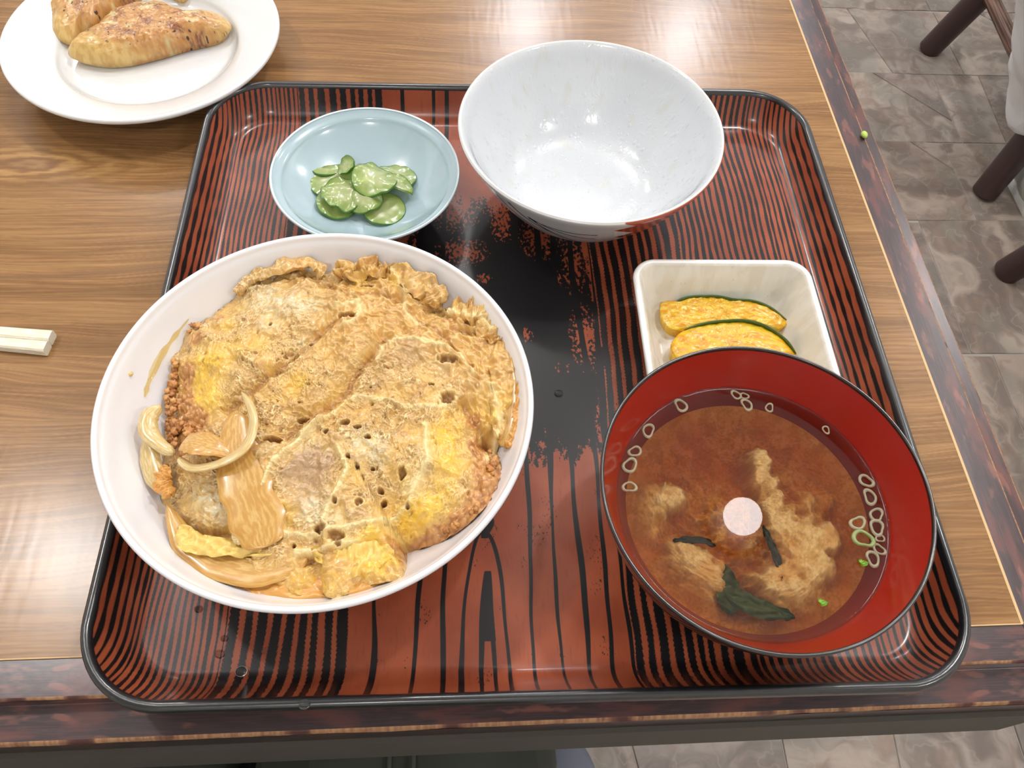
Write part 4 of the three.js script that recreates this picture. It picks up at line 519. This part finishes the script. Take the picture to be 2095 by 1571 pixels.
// ---------------------------------------------------------------- miso soup
{
  const rIn = (h) => { for (let k = 1; k < sIn.length; k++) if (h <= sIn[k][1]) return lerp(sIn[k - 1][0], sIn[k][0], (h - sIn[k - 1][1]) / (sIn[k][1] - sIn[k - 1][1])); return 0.063; };
  const o = thing('miso_soup', 'cloudy brown miso soup in the red-lined bowl', 'soup', [SB.x, T, SB.z]);
  const liquid = mat({ color: 0xffffff, transmission: 1, thickness: 0.03, ior: 1.33, roughness: 0.0, attenuationColor: rgb(208, 164, 104), attenuationDistance: 0.017 });
  const prof = [[0, 0.0132], [0.018, 0.0139], [0.0334, 0.0182], [0.0454, 0.0267], [0.0524, 0.0373], [0.0560, 0.0456], [0.0553, 0.04535], [0.0545, 0.0452], [0.052, SOUP], [0.03, SOUP], [0, SOUP]];
  part(o, 'broth', new THREE.LatheGeometry(prof.map(([r, y]) => new THREE.Vector2(r, y)), 160), liquid);
  const at = (x, y, h = 0.040) => { const p = P(x, y, h); return [p.x - SB.x, p.z - SB.z]; };
  const sc = (() => { const a = at(1500, 1050), b = at(1600, 1050); return Math.hypot(a[0] - b[0], a[1] - b[1]) / 100; })();
  const bl = [[1552, 945, 26, 1], [1562, 990, 30, 1], [1580, 1040, 34, 1], [1610, 1090, 44, 1], [1660, 1110, 44, 1], [1690, 1100, 30, 0.8], [1640, 1160, 50, 1], [1680, 1160, 30, 0.9], [1590, 1200, 44, 0.9], [1640, 1220, 44, 0.9], [1670, 1250, 30, 0.8], [1540, 1190, 26, 0.6], [1330, 1030, 40, 1.05], [1375, 1020, 28, 1.05], [1320, 1080, 32, 0.95], [1300, 1010, 24, 0.8], [1350, 1060, 24, 0.6], [1400, 1150, 42, 1.1], [1440, 1180, 40, 1.05], [1420, 1230, 36, 1], [1460, 1240, 24, 0.6], [1480, 1060, 70, 0.6], [1530, 1110, 50, 0.5], [1450, 1000, 60, 0.3], [1640, 980, 60, 0.42], [1690, 1020, 40, 0.4], [1520, 890, 60, 0.28], [1530, 1270, 30, 0.4], [1560, 1290, 30, 0.5], [1650, 1040, 40, 0.6]].map(([x, y, r, k]) => [...at(x, y), r * sc * 1.2, k]);
  const cloud = (x, z) => { let s = 0; for (const [a, b, r, k] of bl) { const d = ((x - a) ** 2 + (z - b) ** 2) / (r * r); if (d < 7) s = Math.max(s, s * 0.25 + k * Math.exp(-d * 0.75)); } return s; };
  const N = 512, S = 0.1, tex = texture(N, N, (i, j) => { const x = (i / N - 0.5) * S, z = (j / N - 0.5) * S, a = fbm(x * 90, z * 90, 4), b = fbm(x * 520, z * 520, 3), w = worley(x * 500, z * 500, 51); let c = mix3([214, 170, 104], [238, 204, 142], sst(-0.4, 0.4, a + b * 0.6)); c = mix3(c, [194, 150, 88], sst(0.5, 0.85, w[0]) * 0.4); return mix3(c, [222, 158, 84], sst(0.1, 0.5, n2(x * 40 + 3, z * 40)) * 0.4); });
  const sed = mat({ map: tex, roughness: 1 });
  const g = mound(0, 0, () => 0.0508, (t, a, x, z) => { const s = cloud(x, z) * (0.85 + 0.35 * fbm(x * 110, z * 110, 3)); const r = Math.hypot(x, z), floor = 0.0155 + 30 * Math.max(0, r - 0.02) ** 2 * 0.35; const h = lerp(0.0285, SOUP - 0.0009, sst(0.08, 0.8, s)) + 0.0016 * fbm(x * 170, z * 170, 4) + 0.0005 * n2(x * 900, z * 900); return clamp(lerp(Math.max(h, floor), 0.0345, sst(0.7, 1, t)), 0.014, SOUP - 0.0008); }, 150, 260);
  planarUV(g, -S / 2, -S / 2, S, S); const m = part(o, 'miso_cloud', g, sed, false, 'soft tan clouds of settled miso'); m.userData.kind = 'stuff';
  const kelp = mat({ color: rgb(52, 74, 30), roughness: 0.4 }), kelpD = mat({ color: rgb(34, 42, 26), roughness: 0.4 });
  for (const [label, l, op, mm] of [
    ['broad green seaweed strip at the front of the soup', [[1474, 1195, 0.0398, 0.004], [1505, 1222, 0.0414, 0.008], [1550, 1245, 0.0418, 0.008], [1600, 1258, 0.0418, 0.005], [1625, 1266, 0.042, 0.002]], { ruffle: 0.0015, rf: 4, seed: 3 }, kelp],
    ['thin dark seaweed strip beside the tallest miso cloud', [[1560, 1075, 0.0428, 0.0014], [1572, 1105, 0.043, 0.003], [1588, 1140, 0.043, 0.0035], [1598, 1190, 0.0424, 0.0014]], { ruffle: 0.0008, rf: 4, seed: 5 }, kelpD],
    ['small dark seaweed scrap near the middle of the soup', [[1375, 1108, 0.0415, 0.0015], [1400, 1106, 0.0424, 0.003], [1440, 1108, 0.0424, 0.003], [1462, 1120, 0.0412, 0.0015]], { ruffle: 0.0008, rf: 4, seed: 7 }, kelpD],
    ['green seaweed leaf sunk under the lower miso cloud', [[1468, 1150, 0.0395, 0.004], [1482, 1190, 0.0405, 0.009], [1490, 1225, 0.0405, 0.010], [1490, 1260, 0.0395, 0.005]], { ruffle: 0.0012, rf: 4, seed: 8 }, kelp],
  ]) { const p = P(l[1][0], l[1][1], l[1][2]); bit('seaweed', label, 'seaweed', p, ribbon(l, 0.0007, op).translate(-p.x, -p.y, -p.z), mm); }
  // scallion rings afloat along the waterline
  const rg = [mat({ color: rgb(206, 200, 168), roughness: 0.45, transmission: 0.55 }), mat({ color: rgb(168, 186, 118), roughness: 0.45, transmission: 0.4 })];
  const ringGeo = (k) => { const q = new THREE.TorusGeometry(0.0026, 0.00062, 8, 28); q.rotateX(Math.PI / 2); const p = q.attributes.position; for (let i = 0; i < p.count; i++) { const a = Math.atan2(p.getZ(i), p.getX(i)), f = 1 + 0.16 * Math.sin(2 * a + k) + 0.08 * Math.sin(3 * a + 2 * k); p.setX(i, p.getX(i) * f); p.setZ(i, p.getZ(i) * f * 0.92); } q.computeVertexNormals(); return q; };
  const geos = [0, 1.3, 2.9].map(ringGeo);
  [[1772, 984, 1.0], [1780, 1017, 1.05], [1793, 1053, 1], [1794, 1079, 1.1], [1755, 1070, 1.05], [1766, 1102, 1.35], [1807, 1103, 0.6], [1804, 1126, 0.8], [1786, 1143, 1], [1393, 829, 1], [1321, 877, 1], [1287, 918, 0.9], [1279, 949, 1.1], [1288, 996, 0.9], [1506, 808, 0.75], [1523, 810, 0.6], [1528, 828, 0.9], [1574, 834, 0.7], [1690, 879, 0.6]].forEach(([x, y, s], k) => {
    let p = P(x, y, SOUP + 0.0003); const dx = p.x - SB.x, dz = p.z - SB.z, r = Math.hypot(dx, dz), lim = 0.0515; if (r > lim) { p.x = SB.x + dx * lim / r; p.z = SB.z + dz * lim / r; }
    const e = bit('scallion_ring', k === 5 ? 'largest scallion ring in the soup, green round its rim' : 'thin translucent scallion ring afloat at the edge of the miso soup', 'scallion', p, geos[k % 3], rg[k === 5 ? 1 : 0], 'scallion rings on the miso soup'); e.scale.setScalar(s); e.rotation.y = k * 1.7;
  });
  for (const [x, y, l] of [[1766, 1150, 'small green scallion shred afloat beside the scallion rings'], [1683, 1231, 'small green scallion shred on the miso cloud']]) { const p = P(x, y, SOUP + 0.0005), q = ribbon([[x - 9, y - 5, SOUP + 0.0005, 0.0012], [x, y + 2, SOUP + 0.0007, 0.0026], [x + 10, y + 4, SOUP + 0.0005, 0.0012]], 0.0006, { n: 12, ruffle: 0.0006, rf: 3 }); bit('scallion_shred', l, 'scallion', p, q.translate(-p.x, -p.y, -p.z), mat({ color: rgb(120, 168, 52), roughness: 0.4 })); }
}

// ---------------------------------------------------------------- sliced cucumber
{
  const CU = (x, y, h) => P(620 + x / 8.058, 300 + y / 8.058, h);
  const tex = texture(256, 256, (i, j) => { const x = i / 128 - 1, y = j / 128 - 1, r = Math.hypot(x, y), a = Math.atan2(y, x), s = fbm(x * 3, y * 3, 4); let c = mix3([202, 212, 150], [180, 200, 118], sst(0.35, 0.75, r + s * 0.2)); c = mix3(c, [150, 186, 84], sst(0.78, 0.98, r)); const seedy = Math.exp(-(((r - 0.36) / 0.13) ** 2)) * sst(0.2, 0.8, Math.cos(a * 7 + s * 2) * 0.5 + 0.5); return mix3(c, [222, 224, 170], seedy * 0.8); });
  const flesh = mat({ map: tex, roughness: 0.25, clearcoat: 0.6, clearcoatRoughness: 0.12, transmission: 0.45 }), skin = mat({ color: rgb(66, 112, 30), roughness: 0.3, clearcoat: 0.5, clearcoatRoughness: 0.15 });
  const slice = (label, x, y, h, R, turn, tilt, roll, bend, ruf, k, half) => {
    const c = CU(x, y, h), o = thing('cucumber_slice', label, 'cucumber', [c.x, c.y, c.z]); o.rotation.set(tilt, turn, roll, 'YXZ');
    const th = 0.0013, prof = (px, pz) => bend * px * px / R + ruf * n2(px / R * 1.3 + k * 7, pz / R * 1.3) * (0.3 + (px * px + pz * pz) / (R * R)), span = half ? Math.PI : 2 * Math.PI;
    const fx = (r, a, s) => { const px = Math.cos(a) * r, pz = Math.sin(a) * r * 0.95; return [px, prof(px, pz) + s * th / 2, pz, 0.5 + px / R * 0.49, 0.5 + pz / R * 0.49]; };
    part(o, 'flesh', mergeGeometries([1, -1].map((s) => gridGeo(12, 49, (i, j) => fx(R * 0.98 * i / 11, j / 48 * span, s)))), flesh);
    part(o, 'skin', gridGeo(5, 49, (i, j) => { const e = fx(R * (0.968 + 0.032 * Math.sin(i / 4 * Math.PI)), j / 48 * span, 0); e[1] += Math.cos(i / 4 * Math.PI) * th * 0.62; return e; }), skin, false, 'dark green peel');
  };
  slice('flat cucumber slice spread at the back of the pile', 480, 560, 0.0200, 0.0128, 0.3, -0.05, 0.12, 0.05, 0.0007, 1);
  slice('cucumber slice at the front of the pile beside the round one', 560, 930, 0.0185, 0.0118, 1.0, 0.22, -0.05, 0.10, 0.0006, 2);
  slice('round cucumber slice lying flat at the front of the dish', 1330, 1030, 0.0172, 0.0125, 2.0, 0.05, 0.0, 0.02, 0.0004, 3);
  slice('cucumber slice leaning at the outer end of the pile', 1520, 500, 0.0200, 0.0120, 0.6, -0.12, -0.28, 0.08, 0.0006, 4);
  slice('folded cucumber slice on top of the pile', 1180, 500, 0.0262, 0.0130, 0.9, 0.10, -0.16, -0.34, 0.0012, 5);
  slice('curled cucumber slice over the front slice', 640, 760, 0.0238, 0.0118, 2.4, 0.06, 0.12, -0.22, 0.0016, 6);
  slice('narrow cucumber sliver at the far edge of the pile', 420, 330, 0.0185, 0.0105, 0.1, -0.25, 0.0, 0.05, 0.0004, 7, true);
  slice('cucumber slice bent down in the middle of the pile', 1000, 830, 0.0235, 0.0100, 0.2, 0.25, 0.06, -0.45, 0.0012, 8);
  slice('half cucumber slice lying over the outer slice', 1480, 660, 0.0238, 0.0112, 2.9, 0.06, 0.1, -0.18, 0.0009, 9, true);
  slice('small cucumber piece sticking up behind the folded slice', 720, 330, 0.0255, 0.0060, 1.2, -0.5, 0.3, 0.25, 0.0006, 10);
}

// ---------------------------------------------------------------- pumpkin slices
{
  const base = FL + 0.0042;
  const tex = (k, batter) => texture(384, 256, (i, j) => { const x = i / 384 * 7, y = j / 256 * 4, a = fbm(x * 0.9 + k, y * 1.3, 4), f = fbm(x * 4 + k, y * 9, 3); let c = mix3([230, 164, 22], [240, 196, 40], sst(-0.4, 0.45, a + f * 0.4)); c = mix3(c, [226, 146, 20], sst(0.2, 0.55, -a) * 0.5); if (batter) c = mix3(c, [242, 216, 120], sst(0.1, 0.32, fbm(x * 1.4 + 30, y * 1.8, 4)) * 0.8); else c = mix3(c, [214, 190, 40], sst(0.35, 0.1, y / 4 + 0.05 * a) * 0.6); return c; });
  const green = mat({ color: rgb(70, 96, 44), roughness: 0.45 });
  const put = (label, out, skinLine, h, cxy, k, batter) => {
    const pts = out.map(([x, y]) => P(x, y, h - 0.002)), c = P(...cxy, h - 0.002), R = polar(pts, c.x, c.z); let x0 = 9, x1 = -9, z0 = 9, z1 = -9; for (const p of pts) { x0 = Math.min(x0, p.x); x1 = Math.max(x1, p.x); z0 = Math.min(z0, p.z); z1 = Math.max(z1, p.z); }
    const o = thing('pumpkin_slice', label, 'pumpkin', [c.x, T + base, c.z]);
    const g = mound(c.x, c.z, R, (t, a, x, z) => T + h - 0.0022 * t ** 9 + 0.0006 * fbm(x * 130, z * 130, 3) + (batter ? 0.0009 : 0.0003) * fbm(x * 300, z * 300, 3), 40, 160, { tuck: 0.03, base: T + base - 0.0003 });
    planarUV(g, x0, z0, x1 - x0, z1 - z0); part(o, 'flesh', g, mat({ map: tex(k, batter), roughness: 0.35, clearcoat: 0.35, clearcoatRoughness: 0.2, transmission: 0.12 }), true);
    part(o, 'rind', ribbon(skinLine.map(([x, y, w]) => [x, y, h - 0.0016, w]), 0.0012, { tilt: Math.PI / 2 - 0.25, n: 60 }), green, true, 'thin green rind');
  };
  put('battered pumpkin slice at the back of the square dish', [[1355, 617], [1378, 619], [1405, 610], [1437, 608], [1468, 609], [1500, 615], [1542, 618], [1573, 629], [1601, 646], [1614, 658], [1592, 674], [1560, 668], [1521, 667], [1458, 668], [1401, 676], [1370, 672], [1351, 646]], [[1385, 616, 0.002], [1405, 610, 0.004], [1437, 608, 0.005], [1468, 609, 0.005], [1500, 615, 0.005], [1542, 618, 0.004], [1575, 630, 0.003], [1612, 657, 0.002]], 0.0150, [1480, 643], 1, true);
  put('smooth yellow pumpkin slice tucked behind the soup bowl', [[1399, 675], [1437, 664], [1479, 659], [1517, 658], [1552, 665], [1584, 680], [1609, 700], [1629, 724], [1600, 742], [1540, 750], [1460, 748], [1400, 745], [1382, 730], [1372, 707]], [[1399, 675, 0.003], [1437, 664, 0.005], [1479, 659, 0.006], [1517, 658, 0.006], [1552, 665, 0.006], [1584, 680, 0.005], [1609, 700, 0.005], [1629, 724, 0.003]], 0.0172, [1495, 705], 9, false);
}

// ---------------------------------------------------------------- fried dumplings
{
  const put = (label, out, h, cxy, k) => {
    const pts = out.map(([x, y]) => P(x, y, 0.017)), c = P(...cxy, 0.017), R = polar(pts, c.x, c.z); let x0 = 9, x1 = -9, z0 = 9, z1 = -9; for (const p of pts) { x0 = Math.min(x0, p.x); x1 = Math.max(x1, p.x); z0 = Math.min(z0, p.z); z1 = Math.max(z1, p.z); }
    const tex = texture(512, 320, (i, j) => {
      const x = i / 512 * 6, y = j / 320 * 3.6, u = i / 256 - 1, v = j / 160 - 1, e = Math.hypot(u * 0.95, v * 1.05), a = fbm(x * 0.8 + k, y * 0.9, 5), b = fbm(x * 3 + k, y * 3.4, 4), s = fbm(x * 9 + k, y * 9, 3);
      let c = mix3([212, 178, 112], [196, 156, 88], sst(-0.3, 0.4, b)); c = mix3(c, [174, 118, 62], sst(1.0, 0.55, e + a * 0.4) * (0.75 + 0.5 * b)); c = mix3(c, [122, 72, 44], sst(0.02, 0.4, a) * sst(1, 0.6, e) * (0.7 + s)); c = mix3(c, [204, 190, 140], sst(0.22, 0.42, fbm(x * 0.7 + 40 + k, y * 0.9, 3)) * sst(0.95, 0.6, e) * 0.85); c = mix3(c, [52, 34, 30], sst(0.46, 0.54, fbm(x * 2.2 + 70, y * 3 + k, 4)) * sst(1.05, 0.7, e)); return c;
    });
    const o = thing('fried_dumpling', label, 'dumpling', [c.x, T + 0.0082, c.z], undefined);
    const g = mound(c.x, c.z, R, (t, a, x, z) => T + lerp(0.0140, h, Math.pow(1 - Math.pow(t, 5.5), 0.8)) + 0.0011 * fbm(x * 70 + k, z * 70, 4) + 0.0004 * fbm(x * 260, z * 260, 3) + 0.0012 * Math.sin(a * 11 + k) * t ** 5, 60, 220, { tuck: 0.1, base: T + 0.0084 });
    planarUV(g, x0, z0, x1 - x0, z1 - z0); part(o, 'seared_wrapper', g, mat({ map: tex, roughness: 0.38, clearcoat: 0.3, clearcoatRoughness: 0.2 }), true);
    return o;
  };
  const one = put('browned pan-fried dumpling lying at the front of the plate', [[138, 107], [140, 92], [160, 76], [189, 66], [213, 40], [251, 18], [296, 8], [340, 10], [379, 24], [414, 34], [459, 30], [473, 53], [462, 64], [385, 83], [311, 104], [251, 117], [207, 120], [163, 115]], 0.0255, [290, 66], 3);
  put('browned pan-fried dumpling behind the front one on the plate', [[96, 14], [100, 53], [124, 78], [148, 77], [166, 58], [190, 52], [215, 30], [262, 2], [310, -30], [360, -60], [340, -84], [260, -80], [180, -58], [120, -24]], 0.0248, [200, -6], 17);
  put('pan-fried dumpling farthest from the tray on the plate', [[300, -40], [330, -22], [372, -10], [410, -40], [440, -70], [420, -110], [350, -120], [280, -100], [270, -70]], 0.0240, [352, -66], 29);
}

scene.traverse((o) => { if (o.isMesh) { o.castShadow = true; o.receiveShadow = true; if (!o.material.transmission || o.material.thickness === 0) o.material.side = THREE.DoubleSide; } });
renderer.render(scene, camera);
